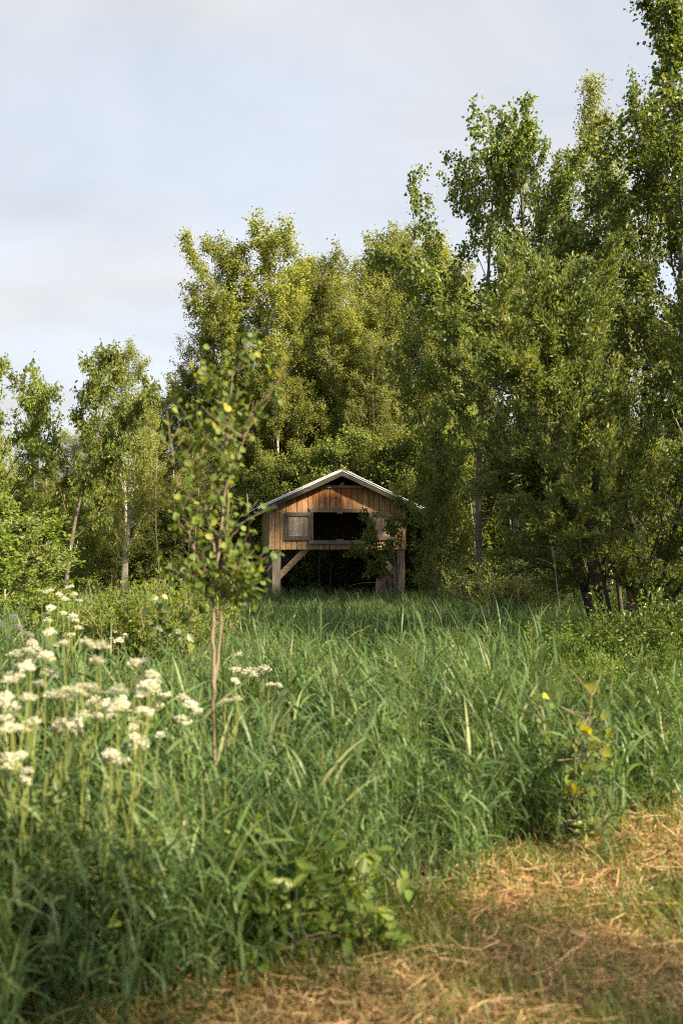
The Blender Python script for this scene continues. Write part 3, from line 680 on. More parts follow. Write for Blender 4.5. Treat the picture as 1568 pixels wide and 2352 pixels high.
# --- the wood behind the hut
G = 'trees of the wood behind the hut'
plant('aspen_tree', 'aspen0', 600, 35.0, 488, 'tall broad aspen with pale trunk standing clear above its neighbours', 'tree', G, 1.18, rz=0.4)
plant('aspen_tree', 'aspen2', 540, 36.5, 545, 'aspen leaning out on the open side of the tall broad aspen', 'tree', G, 1.0, rz=3.0)
plant('aspen_tree', 'aspen1', 470, 38.0, 690, 'lower aspen at the foot of the tall broad aspen', 'tree', G, 1.0)
AL = 'slender aspen half hidden in the dense sunlit wood behind the hut'
for px, d, py, k, wd in ((670, 37, 590, 1, 1), (760, 38, 560, 0, .9), (840, 36, 525, 1, .95), (1010, 36, 535, 0, 1), (720, 41, 610, 2, 1), (890, 40, 560, 2, 1), (800, 34, 700, 0, .95), (905, 33.5, 640, 1, 1),
                         (1080, 38, 570, 1, 1), (640, 33.5, 800, 0, 1.1), (560, 34, 840, 2, 1.1), (1160, 37, 640, 2, 1), (1260, 38, 760, 0, 1), (1380, 36, 820, 1, 1), (1500, 37, 820, 2, 1), (1600, 35, 820, 0, 1)):
    plant('aspen_tree', 'aspen%d' % k, px, d, py, {670: 'aspen next to the tall broad aspen, on the side towards the hut', 760: 'aspen with a small rounded top in the dip above the hut roof', 840: 'aspen with the pointed top highest above the hut roof', 1010: 'aspen whose top touches the dark green poplar'}.get(px, AL), 'tree', G, wd)
BL = 'lower fine leaved yellowish birch in the sunlit wood behind the hut'
for px, d, py, k, wd in ((940, 37.5, 515, 0, 1.05), (775, 34.5, 640, 0, 1.1), (700, 35, 680, 1, 1.2), (1000, 33, 640, 1, 1.1), (860, 33, 760, 0, 1.1), (1060, 34, 680, 0, 1)):
    plant('birch_tree', 'birch%d' % k, px, d, py, 'tallest yellowish birch, its thin feathery top standing above the wood behind the hut' if px == 940 else BL, 'tree', G, wd)
# --- left part of the wood
plant('aspen_tree', 'aspen1', 282, 27.5, 792, 'pointed young aspen with pale trunk beside the drooping elm', 'tree', width=1.0, rz=0.3)
plant('elm_tree', 'elm', 140, 20.0, 768, 'young elm with drooping leaves and a forked trunk', 'tree', width=0.8, rz=0.2, lean=0.10)
plant('elm_tree', 'elm', 20, 20.5, 805, 'young elm at the edge of the meadow, next to the forked elm', 'tree', width=0.8, rz=2.7, lean=-0.03)
LL = 'aspen in the shaded wood between the hut and the elms'
for px, d, py, k, wd in ((430, 37, 835, 0, 1.1), (372, 40, 880, 2, 1.2), (330, 36, 930, 1, 1.1), (230, 38, 960, 0, 1.2), (500, 33, 900, 1, 1), (410, 31.5, 990, 2, 1.1), (340, 30.5, 1010, 1, 1.1), (250, 31, 1000, 2, 1.1)):
    plant('aspen_tree', 'aspen%d' % k, px, d, py, LL, 'tree', G, wd)
SL = 'low sunlit birch in the open gap behind the elms'
for px, d, py, k, wd in ((160, 42, 985, 0, 1.5), (60, 40, 960, 1, 1.5), (-20, 38, 960, 0, 1.4), (110, 36, 1050, 1, 1.4), (200, 45, 985, 0, 1.5), (10, 34, 1060, 1, 1.3)):
    plant('birch_tree', 'birch%d' % k, px, d, py, SL, 'tree', G, wd)
# --- edge of the wood: young trees and bushes
UL = 'leafy young tree in the undergrowth along the edge of the wood'
rr = random.Random(11)
for px, d, py, k in ((30, 22, 1130, 0), (90, 23, 1170, 1), (200, 29, 1150, 0), (270, 30, 1180, 1), (150, 30, 1130, 0), (340, 30.5, 1130, 1), (430, 31, 1100, 0), (530, 31.5, 1070, 1), (610, 32, 1040, 0), (690, 32, 1020, 0), (760, 31.5, 1000, 1), (830, 32, 980, 0),
                     (900, 31.5, 1000, 1), (970, 31, 960, 0), (1040, 30, 1000, 1), (1110, 31, 960, 0), (1190, 30, 1000, 1), (1280, 31, 980, 0), (1370, 30, 1010, 1), (1460, 31, 970, 0), (1550, 30, 1000, 1), (940, 29.8, 1080, 1), (1010, 28.5, 1060, 0)):
    plant('understory_tree', 'understory%d' % k, px, d, py, UL, 'young tree', 'undergrowth at the edge of the wood', rr.uniform(1.0, 1.35))
plant('aspen_tree', 'understory1', 1003, 25.2, 905, 'small dark trunked tree standing beside the hut', 'tree', width=0.62)
BUL = 'low bush in the shade at the foot of the wood'
for i in range(26):
    px = -20 + i * 64 + rr.uniform(-20, 20); d = rr.uniform(29.3, 31.8)
    if 560 < px < 960: d = rr.uniform(31.3, 32.5)
    plant('low_bush', 'bush%d' % (i % 2), px, d, 0, BUL, 'bush', 'undergrowth at the edge of the wood', rr.uniform(1.0, 1.4), H=rr.uniform(1.0, 1.9), parts=('stems', 'foliage'))
for px, d, H_ in ((1170, 19.2, 1.5), (1120, 21, 1.4), (1285, 21.5, 1.7), (1235, 19.5, 1.3), (1480, 16.5, 1.6), (1560, 15.5, 1.9), (1060, 24.0, 1.3)):
    plant('low_bush', 'bush%d' % (px % 2), px, d, 0, 'low leafy bush in the shade behind the willow', 'bush', 'bushes behind the willow', 1.2, H=H_, parts=('stems', 'foliage'))
# --- bare pale trunks in the shade
def stem_only(px, d, py_top, r, lean, mat, label, name='bare_trunk', cat='trunk', seed=1):
    rng = np.random.default_rng(seed); a = Acc(); x = PX(px, d); H = PZ(py_top, d)
    pts = polyline(rng, (0, 0, -.1), (lean, 0, 1), H + .1, 10, 0.03, 0.02); tube(a, pts, r * np.linspace(1, .5, 11), 7)
    for k in range(6):
        p, dd = at(pts, rng.uniform(.35, .98)); az = rng.uniform(0, 6.28)
        b = polyline(rng, p, (math.cos(az), math.sin(az), .5), rng.uniform(.3, .9), 4, .1, .03); tube(a, b, r * .22 * np.linspace(1, .3, 5), 4)
    o = link(name, a.mesh(name, mat, True)); o.location = (x, d, gh(x, d)); tag(o, label, cat, 'bare trunks in the shaded wood')
    return o
for i, (px, d, py, r, ln) in enumerate(((292, 29.2, 900, .05, .02), (370, 29.8, 1040, .028, -.03), (345, 30.4, 1100, .03, .02), (310, 30.6, 1090, .035, 0), (258, 30, 1150, .03, -.08), (400, 30.8, 1080, .04, .0), (440, 30.2, 1120, .03, .05), (587, 28.6, 1130, .04, .02),
                                      (735, 30.8, 1130, .035, -.05), (680, 31.6, 1120, .03, .03), (1095, 28.6, 1090, .05, -.03), (1185, 29, 1150, .04, -.04), (1215, 30.5, 1030, .07, .02), (1150, 30.5, 1140, .035, .03), (1050, 29.5, 1120, .04, .0), (960, 29.4, 1120, .04, .02), (985, 30.3, 1140, .03, -.02))):
    stem_only(px, d, py, r, ln, M['bark_dark'] if i == 12 else (M['bark_grey'] if i % 3 else M['bark_pale']), 'thin bare trunk standing in the shade of the wood', seed=40 + i)
# --- deeper wood: one mass
def deep_wood():
    rng = np.random.default_rng(9); pts = []; rot = []; scl = []; idx = []
    protos = [proto('aspen0')['crown'], proto('aspen2')['crown'], proto('understory0')['crown'], proto('understory1')['crown']]
    for i in range(150):
        y = rng.uniform(40, 62); x = rng.uniform(-0.42, 0.62) * y
        px = 784 + x / y * FPX
        hmax = np.interp(px, [-200, 200, 420, 560, 700, 1500, 2200], [5.0, 5.0, 6.5, 9.5, 10.5, 7.0, 7.0])
        pts.append((x, y, 0)); s = hmax / 12 * rng.uniform(.75, .95); scl.append((s * 1.25, s * 1.25, s)); rot.append((0, 0, rng.uniform(0, 6.28))); idx.append(rng.integers(0, 2))
    for i in range(170):
        y = rng.uniform(33, 46); x = rng.uniform(-0.42, 0.5) * y
        pts.append((x, y, -.3)); s = rng.uniform(.6, 1.0); scl.append((s * 1.4, s * 1.4, s)); rot.append((0, 0, rng.uniform(0, 6.28))); idx.append(rng.integers(2, 4))
    scatter('dense_woodland', protos, pts, rot, scl, idx, 'deep mass of trees filling the wood beyond its edge', 'woodland')
deep_wood()

# ------------------------------------------------------------------ the big willow
def build_willow():
    rng = np.random.default_rng(77); d = 12.8; x = PX(1435, d)
    def fit(q):          # the crown is lower and shorter on its open side
        q = np.array(q); q[:, 0] = np.where(q[:, 0] < 0, q[:, 0] * .60, q[:, 0]); q[:, 2] *= np.where(q[:, 0] < -.8, .92, .97); return q
    root = empty('willow_shrub', (x, d, 0)); tag(root, 'huge spreading many stemmed willow with dark trunks and brownish catkins', 'willow')
    crown = Acc(); tw = []; w = []
    stems = []
    for k in range(13):
        az = k * 2.399963 + rng.uniform(-.3, .3); an = (0.06 + 0.50 * math.sqrt(((k * 5) % 13) / 13.0)) * rng.uniform(.85, 1.1)
        L = rng.uniform(4.9, 5.9) * (1.0 - 0.12 * an)
        p0 = np.array([0.42 * math.cos(az) * (0.35 + an), 0.42 * math.sin(az) * (0.35 + an), -0.1])
        b = polyline(rng, p0, (math.cos(az) * math.sin(an), math.sin(az) * math.sin(an), math.cos(an)), L, 14, 0.055, 0.012); b = fit(b)
        r = rng.uniform(.032, .062); wood = Acc(); tube(wood, b, r * np.linspace(1, .14, 15), 8)
        for j in range(15):
            t2 = rng.uniform(.22, .98); p2, d2 = at(b, t2); ax = np.cross(d2, rng.normal(0, 1, 3)); d3 = rot_about(d2, ax, rng.uniform(.35, .85))
            L2 = (2.3 - 1.3 * t2) * rng.uniform(.6, 1.2)
            d3 = d3 * np.array([.6 if p2[0] < 0 else 1, 1, 1]); c = polyline(rng, p2, d3, L2, 6, .09, .05); tube(wood, c, r * .34 * (1 - .6 * t2) * np.linspace(1, .25, 7), 5)
            for i in range(7):
                t3 = rng.uniform(.15, 1); p3, d4 = at(c, min(t3, .99)); ax = np.cross(d4, rng.normal(0, 1, 3)); d5 = rot_about(d4, ax, rng.uniform(.4, .9))
                L3 = rng.uniform(.28, .75); e = polyline(rng, p3, d5, L3, 4, .1, .06)
                if i < 5: tube(wood, e[[0, 2, 4]], [.006, .004, .002], 3)
                out = np.hypot(p3[0], p3[1]) / 2.6; hi = p3[2] / 5.2
                tw.append(e); w.append(L3 * (0.12 + min(1.3, out ** 2 + hi ** 2.4)) * (1.0 if p3[2] > 1.5 else .35))
        link('stem', wood.mesh('stem', M['bark_dark'], True), root)
    wood = Acc()      # skirts of foliage on the open sides
    for k in range(8):
        az = R(rng.uniform(135, 215)); c = polyline(rng, (rng.normal(0, .15), rng.normal(0, .15), rng.uniform(1.0, 2.6)), (math.cos(az), math.sin(az), rng.uniform(.15, .6)), rng.uniform(1.0, 1.75), 8, .07, .0); tube(wood, c, .022 * np.linspace(1, .25, 9), 5)
        for i in range(16):
            p3, d4 = at(c, rng.uniform(.3, .99)); ax = np.cross(d4, rng.normal(0, 1, 3)); e = polyline(rng, p3, rot_about(d4, ax, rng.uniform(.4, .9)), rng.uniform(.3, .75), 4, .1, .05); tube(wood, e[[0, 2, 4]], [.006, .004, .002], 3)
            tw.append(e); w.append(.42)
    link('side_branches', wood.mesh('side_branches', M['bark_dark'], True), root)
    # low side branches with fresh leaves
    wood = Acc()
    for k in range(9):
        az = rng.uniform(-1.9, -0.4) if k < 6 else rng.uniform(0, 6.28); c = polyline(rng, (0, 0, rng.uniform(.8, 1.8)), (math.cos(az), math.sin(az), .35), rng.uniform(1.2, 2.2), 7, .1, .0); tube(wood, c, .014 * np.linspace(1, .3, 8), 5)
        for i in range(9):
            p3, d4 = at(c, rng.uniform(.35, .99)); ax = np.cross(d4, rng.normal(0, 1, 3)); e = polyline(rng, p3, rot_about(d4, ax, .7), rng.uniform(.2, .5), 4, .1, .06); tube(wood, e[[0, 2, 4]], [.005, .003, .002], 3)
            tw.append(e); w.append(.40 if k < 6 else .2)
    link('low_branches', wood.mesh('low_branches', M['dead'], True), root)
    t5 = np.array([np.array([at(t, s)[0] for s in (0, .25, .5, .75, .999)]) for t in tw]); w = np.array(w); w /= w.sum(); n = 165000
    ti = rng.choice(len(t5), n, p=w); s = rng.uniform(.1, 3.999, n); i0 = s.astype(int); u = (s - i0)[:, None]
    D = unit(t5[ti, i0 + 1] - t5[ti, i0]); P0 = t5[ti, i0] * (1 - u) + t5[ti, i0 + 1] * u + rng.normal(0, .035, (n, 3))
    axis = unit(D * 1.0 + rng.normal(0, .6, (n, 3)) + np.array([0, 0, .15])); nr = unit(rng.normal(0, .6, (n, 3)) + np.array([0, 0, .6])); sz = .068 * rng.uniform(.6, 1.25, n)
    tone = np.clip(rng.normal(.45, .16, len(t5))[ti] + rng.normal(0, .15, n), 0, .90); tone = np.where(rng.random(n) < 0.03, rng.uniform(.94, 1, n), tone)
    leaves(crown, P0, axis, nr, sz, sz * .36, LANCE, tone)
    link('crown', crown.mesh('crown', M['willow']), root)
build_willow()

# ------------------------------------------------------------------ meadow grass (stuff)
def edge_y(x): return 4.2 + 0.95 * x + 0.16 * math.sin(x * 3.1) + 0.09 * math.sin(x * 7.3 + 1)
def strip(acc, P, W, S, tone):
    """ribbon along P (n,3), half width W (n), sideways S (3)"""
    n = len(P); v = np.empty((2 * n, 3)); v[0::2] = P - S * W[:, None]; v[1::2] = P + S * W[:, None]
    i = np.arange(n - 1) * 2; acc.add(v, quads=np.stack([i, i + 1, i + 3, i + 2], -1), tone=tone)
def blade(rng, p, az, tilt, L, wd, bend, n=5):
    t = np.linspace(0, 1, n + 1)
    ang = tilt + bend * t ** 1.5
    dr = np.stack([np.cos(az) * np.sin(ang), np.sin(az) * np.sin(ang), np.cos(ang)], -1)
    P = np.vstack([p, p + np.cumsum(dr[1:] * (L / n), axis=0)])
    W = wd * np.array([.55, 1, .95, .75, .45, .04])[:n + 1] if n == 5 else wd * np.linspace(1, .05, n + 1)
    S = np.array([-math.sin(az), math.cos(az), 0.0]); S = S + rng.normal(0, .35, 3); S /= np.linalg.norm(S)
    return P, W * .5, S
def reed_tuft(seed, ns, H, spread, dry=0.05, head=0.0, wide=1.0):
    rng = np.random.default_rng(seed); a = Acc()
    for k in range(ns):
        b = np.array([rng.normal(0, spread), rng.normal(0, spread), -.03]); h = H * rng.uniform(.62, 1.1); az0 = rng.uniform(0, 6.28); ln = abs(rng.normal(0, .13))
        tb = np.clip(rng.normal(.45, .13), 0, .85)
        tt = np.linspace(0, 1, 4); P = b + np.stack([np.cos(az0) * ln * tt ** 2 * h, np.sin(az0) * ln * tt ** 2 * h, tt * h], -1)
        strip(a, P, np.array([.0028, .0026, .002, .001]), np.array([1, .2, 0]), tb)
        nl = rng.integers(4, 7)
        for j in range(nl):
            t = (j + .5 + rng.uniform(-.3, .3)) / nl * .85 + .15; p, _ = at(P, min(t, .99))
            Pb, W, S = blade(rng, p, az0 + j * 2.6 + rng.normal(0, .5), rng.uniform(.25, .95), rng.uniform(.18, .40) * (H / .9), wide * rng.uniform(.006, .0175), rng.uniform(.1, 1.7))
            strip(a, Pb, W, S, 1.0 if rng.random() < dry else np.clip(tb + rng.normal(0, .13), 0, .95))
        if rng.random() < head:
            p = P[-1]; Pb, W, S = blade(rng, p - np.array([0, 0, .02]), az0, .08, rng.uniform(.10, .2), .010, .15); strip(a, Pb, W, S, 1.0); strip(a, Pb, W, np.array([-S[1], S[0], 0]), 1.0)
    for k in range(int(ns * .8)):   # basal leaves
        b = np.array([rng.normal(0, spread), rng.normal(0, spread), -.03]); az = rng.uniform(0, 6.28)
        Pb, W, S = blade(rng, b, az, rng.uniform(.05, .35), rng.uniform(.3, .65) * H, rng.uniform(.006, .012), rng.uniform(.1, 1.3)); strip(a, Pb, W, S, np.clip(rng.normal(.35, .15), 0, .9))
    return a.mesh('grass_tuft', M['grass'])
def build_grass():
    rng = np.random.default_rng(21)
    protos = [reed_tuft(30 + i, 11, .92, .10, .04, .06) for i in range(7)] + [reed_tuft(50 + i, 12, .85, .11, .08, .3) for i in range(2)] + [reed_tuft(60 + i, 16, .5, .12, .05, 0.1) for i in range(3)] + [reed_tuft(90 + i, 11, .92, .10, .03, .05, 1.55) for i in range(5)]
    pts = []; rot = []; scl = []; idx = []
    def put(x, y, low, s):
        pts.append((x, y, gh(x, y))); rot.append((rng.normal(0, .07), rng.normal(0, .07), rng.uniform(0, 6.28)))
        sz = s * rng.uniform(.82, 1.15); scl.append((sz, sz, sz)); idx.append(rng.integers(9, 12) if low else (rng.integers(7, 9) if rng.random() < .12 else (rng.integers(12, 17) if rng.random() < (.65 if y < 7 else .2) else rng.integers(0, 7))))
    y = 3.0
    while y < 33:
        dens = 30 if y < 9 else (23 if y < 16 else 16)
        x0, x1 = -(0.40 * y + 0.7), 0.44 * y + 0.8
        dy = 0.25; nn = rng.poisson(dens * dy * (x1 - x0))
        for _ in range(nn):
            x = rng.uniform(x0, x1); yy = y + rng.uniform(0, dy); e = yy - edge_y(x)
            if e < rng.uniform(-.05, .12): continue
            hx, hy = x - PX(770, HD), yy - HD
            patch = 0.5 + 0.5 * math.sin(x * .8 + 1.1 * math.sin(yy * .45)) * math.cos(yy * .55 + .6)
            s = .80 + .22 * patch
            if e < .35: s *= .72 + .8 * max(e, 0)
            if abs(hx) < 2.2 and -.2 < hy < 3.4: s *= .55
            s *= float(np.interp(yy, [11, 15, 19, 28, 30], [1, .84, .64, .58, .45]))
            if math.hypot(x - PX(1425, 12.8), (yy - 12.0) * .8) < 1.5: s *= .6
            if 7.0 < yy < 12 and x > .19 * yy: s *= .66
            if 8.0 < yy < 11 and -.26 * yy < x < -.145 * yy: s *= .7
            put(x, yy, rng.random() < .12, s)
        y += dy
    scatter('meadow_grass', protos, pts, rot, scl, idx, 'tall lush green reed grass covering the meadow', 'grass')
    print('tufts', len(pts))
build_grass()

# ------------------------------------------------------------------ mown strip: straw and short grass (stuff)
def build_mown():
    rng = np.random.default_rng(5); protos = []
    for k in range(5):
        a = Acc()
        az0 = rng.uniform(0, 6.28)
        for i in range(90):
            az = az0 + rng.normal(0, .9); L = rng.uniform(.03, .20); c = np.array([rng.normal(0, .11), rng.normal(0, .11), rng.uniform(.004, .05)])
            t = np.linspace(-.5, .5, 4); cv = rng.normal(0, .10)
            P = c + np.stack([np.cos(az) * t * L - np.sin(az) * cv * t * t, np.sin(az) * t * L + np.cos(az) * cv * t * t, t * rng.normal(0, .03) + rng.normal(0, .02) * (t * t)], -1)
            P[:, 2] = np.maximum(P[:, 2], .003)
            S = np.array([-math.sin(az), math.cos(az), rng.normal(0, .7)]); S /= np.linalg.norm(S)
            strip(a, P, np.full(4, rng.uniform(.0010, .0026)), S, np.clip(rng.normal(.55, .25), 0, 1))
        protos.append(a.mesh('straw_tuft', M['straw']))
    for k in range(4):
        a = Acc()
        for i in range(26):
            b = np.array([rng.normal(0, .05), rng.normal(0, .05), -.01]); Pb, W, S = blade(rng, b, rng.uniform(0, 6.28), rng.uniform(.05, .6), rng.uniform(.05, .19), rng.uniform(.003, .008), rng.uniform(0, 1.2))
            strip(a, Pb, W, S, np.clip(rng.normal(.5, .25), 0, 1))
        protos.append(a.mesh('short_tuft', M['shortgrass']))
    sp, sr, ss, si = [], [], [], []; gp, gr, gs, gi_ = [], [], [], []
    for i in range(11000):
        y = rng.uniform(2.6, 8.6); x = rng.uniform(-1.9, 4.2)
        e = y - edge_y(x)
        if e > .25 or abs(x) > .37 * y + .5: continue
        cl = math.sin(x * 3.3 + 2 * math.sin(y * 2.1)) * math.cos(y * 3.7 + x) 
        if rng.random() < .36 + .4 * cl: 
            sp.append((x, y, gh(x, y) + rng.uniform(0, .015) + .025 * max(0, cl))); sr.append((rng.normal(0, .08), rng.normal(0, .08), rng.uniform(0, 6.28))); s = rng.uniform(.7, 1.2); ss.append((s, s, s)); si.append(rng.integers(0, 5))
        if rng.random() < .76 - .34 * cl + (.3 if x > 2.2 else 0):
            gp.append((x, y, gh(x, y))); gr.append((0, 0, rng.uniform(0, 6.28))); s = rng.uniform(.6, 1.3); gs.append((s, s, s)); gi_.append(rng.integers(0, 4))
    scatter('cut_straw', protos[:5], sp, sr, ss, si, 'dry golden cut straw lying on the mown strip', 'straw')
    scatter('short_grass', protos[5:], gp, gr, gs, gi_, 'short green grass sprouting through the cut straw', 'grass')
    print('straw', len(sp), 'short', len(gp))
build_mown()

# ------------------------------------------------------------------ cow parsley
def umbel_mesh(seed, rad):
    rng = np.random.default_rng(seed); a = Acc()
    n = 13
    for k in range(n):
        r = rad * math.sqrt((k + .3) / n); az = k * 2.4; c = np.array([r * math.cos(az), r * math.sin(az), .02 - .5 * r * r / rad + rng.normal(0, .003)])
        m = 24; rr_ = rad * .26 * np.sqrt(rng.uniform(0, 1, m)); aa = rng.uniform(0, 6.28, m)
        P = c + np.stack([rr_ * np.cos(aa), rr_ * np.sin(aa), rng.normal(0, .0025, m)], -1); ax = unit(np.stack([np.cos(aa), np.sin(aa), rng.normal(0, .3, m)], -1)); nr = unit(rng.normal(0, .3, (m, 3)) + np.array([0, 0, 1]))
        sz = rng.uniform(.005, .009, m); leaves(a, P, ax, nr, sz, sz * 1.1, RHOMB, rng.uniform(0, 1, m))
    return a.mesh('umbel', M['flower'])
UMB = [umbel_mesh(80 + i, r) for i, r in enumerate((.022, .028, .034))]
def parsley(px, py, d, seed, label, k=5, spread=.12):
    rng = np.random.default_rng(seed); x = PX(px, d); H = PZ(py, d)
    root = empty('cow_parsley', (x, d, gh(x, d)), rng.uniform(0, 6.28)); tag(root, label, 'flower', 'white flowering cow parsley in the meadow')
    st = Acc(); main = polyline(rng, (0, 0, 0), (0, 0, 1), H * .72, 6, .03, .03); tube(st, main, .0055 * np.linspace(1, .6, 7), 5, .5)
    heads = []
    for j in range(k):
        p, dd = at(main, .99 if j < 3 else rng.uniform(.6, .95)); az = j * 2.4 + rng.uniform(-.4, .4); tgt = np.array([spread * .6 * rng.uniform(.3, 1.3) * math.cos(az), spread * .6 * rng.uniform(.3, 1.3) * math.sin(az), H * rng.uniform(.86, 1.0)]) + np.array([main[-1][0], main[-1][1], 0])
        if j == 0: tgt = np.array([main[-1][0], main[-1][1], H])
        mid = (p + tgt) / 2 + np.array([math.cos(az) * .03, math.sin(az) * .03, -.02]); tube(st, np.array([p, mid, tgt]), [.0035, .003, .002], 4, .7); heads.append(tgt)
    # feathery leaves low on the stem
    for j in range(5):
        p, dd = at(main, rng.uniform(.15, .8)); az = rng.uniform(0, 6.28)
        n = 26; rr_ = rng.uniform(.02, .2, n); sp = az + rng.normal(0, .35, n); P = p + np.stack([rr_ * np.cos(sp), rr_ * np.sin(sp), rr_ * .35 + rng.normal(0, .01, n)], -1)
        leaves(st, P, unit(np.stack([np.cos(sp), np.sin(sp), rng.normal(0, .3, n)], -1)), np.tile([0, 0, 1.0], (n, 1)) + rng.normal(0, .3, (n, 3)), .035, .014, RHOMB, rng.uniform(0, .4, n))
    link('stem', st.mesh('stem', M['fstem'], True), root)
    for h in heads:
        u = link('umbel', UMB[rng.integers(0, 3)], root); u.location = h; u.rotation_euler = (rng.normal(0, .2), rng.normal(0, .2), rng.uniform(0, 6.28)); s = rng.uniform(.8, 1.25); u.scale = (s, s, s)
near = 'cow parsley with big creamy white flower heads in the tall grass'
far = 'cow parsley with small white flower heads farther off in the meadow'
for i, (px, py, d, k, sp) in enumerate(((185, 1470, 3.9, 7, .14), (255, 1515, 3.8, 7, .13), (85, 1475, 4.3, 6, .12), (75, 1545, 3.8, 6, .12), (140, 1590, 4.0, 7, .14), (300, 1660, 3.9, 4, .06), (235, 1712, 3.8, 4, .07), (15, 1600, 4.2, 7, .14), (40, 1665, 3.9, 5, .10), (200, 1575, 4.6, 6, .13), (60, 1720, 3.7, 3, .06))):
    parsley(px, py, d, 300 + i, near, k, sp)
for i, (px, py, d, k, sp) in enumerate(((335, 1530, 5.4, 5, .14), (375, 1575, 5.4, 4, .12), (540, 1500, 6.3, 3, .12), (600, 1530, 6.5, 3, .15), (625, 1565, 5.8, 2, .10), (15, 1430, 5.8, 7, .18), (60, 1500, 5.6, 6, .18), (130, 1350, 7.5, 5, .14), (90, 1358, 7.8, 5, .12), (175, 1420, 7.2, 5, .12), (530, 1565, 5.0, 3, .10), (430, 1610, 4.9, 4, .12), (280, 1610, 5.0, 5, .15), (100, 1440, 6.5, 5, .15), (260, 1450, 9.0, 5, .2), (350, 1640, 4.6, 4, .1))):
    parsley(px, py, d, 340 + i, far, k, sp)

# ------------------------------------------------------------------ saplings with single leaves
def leaf_protos(mat, shape, L, W, n=5, seed=0):
    rng = np.random.default_rng(seed); out = []
    for k in range(n):
        a = Acc(); leaves(a, np.zeros((1, 3)), np.array([[0, 1.0, 0]]), np.array([[0, 0, 1.0]]), L, W, shape, np.array([k / max(1, n - 1)])); out.append(a.mesh('leaf', mat, True))
    return out
def put_leaf(me, parent, p, axis, nrm, s):
    axis = np.asarray(axis) / np.linalg.norm(axis); side = np.cross(axis, nrm); side /= np.linalg.norm(side) + 1e-9; nn = np.cross(side, axis)
    o = link('leaf', me, parent)
    m = Matrix(((side[0], axis[0], nn[0], p[0]), (side[1], axis[1], nn[1], p[1]), (side[2], axis[2], nn[2], p[2]), (0, 0, 0, 1)))
    o.matrix_local = m @ Matrix.Scale(s, 4)
    return o
def hang_leaves(root, rng, tw, n, protos, smin=.7, smax=1.2, droop=.5, gap=.02):
    w = np.array([np.linalg.norm(t[-1] - t[0]) for t in tw]); w /= w.sum()
    for i in range(n):
        t = tw[rng.choice(len(tw), p=w)]; p, d = at(t, rng.uniform(.05, .995))
        ax = d * .4 + rng.normal(0, .7, 3) + np.array([0, 0, -droop]); nr = rng.normal(0, .6, 3) + np.array([0, -.3, .6])
        put_leaf(protos[rng.integers(0, len(protos))], root, p + rng.normal(0, gap, 3), ax, nr, rng.uniform(smin, smax))
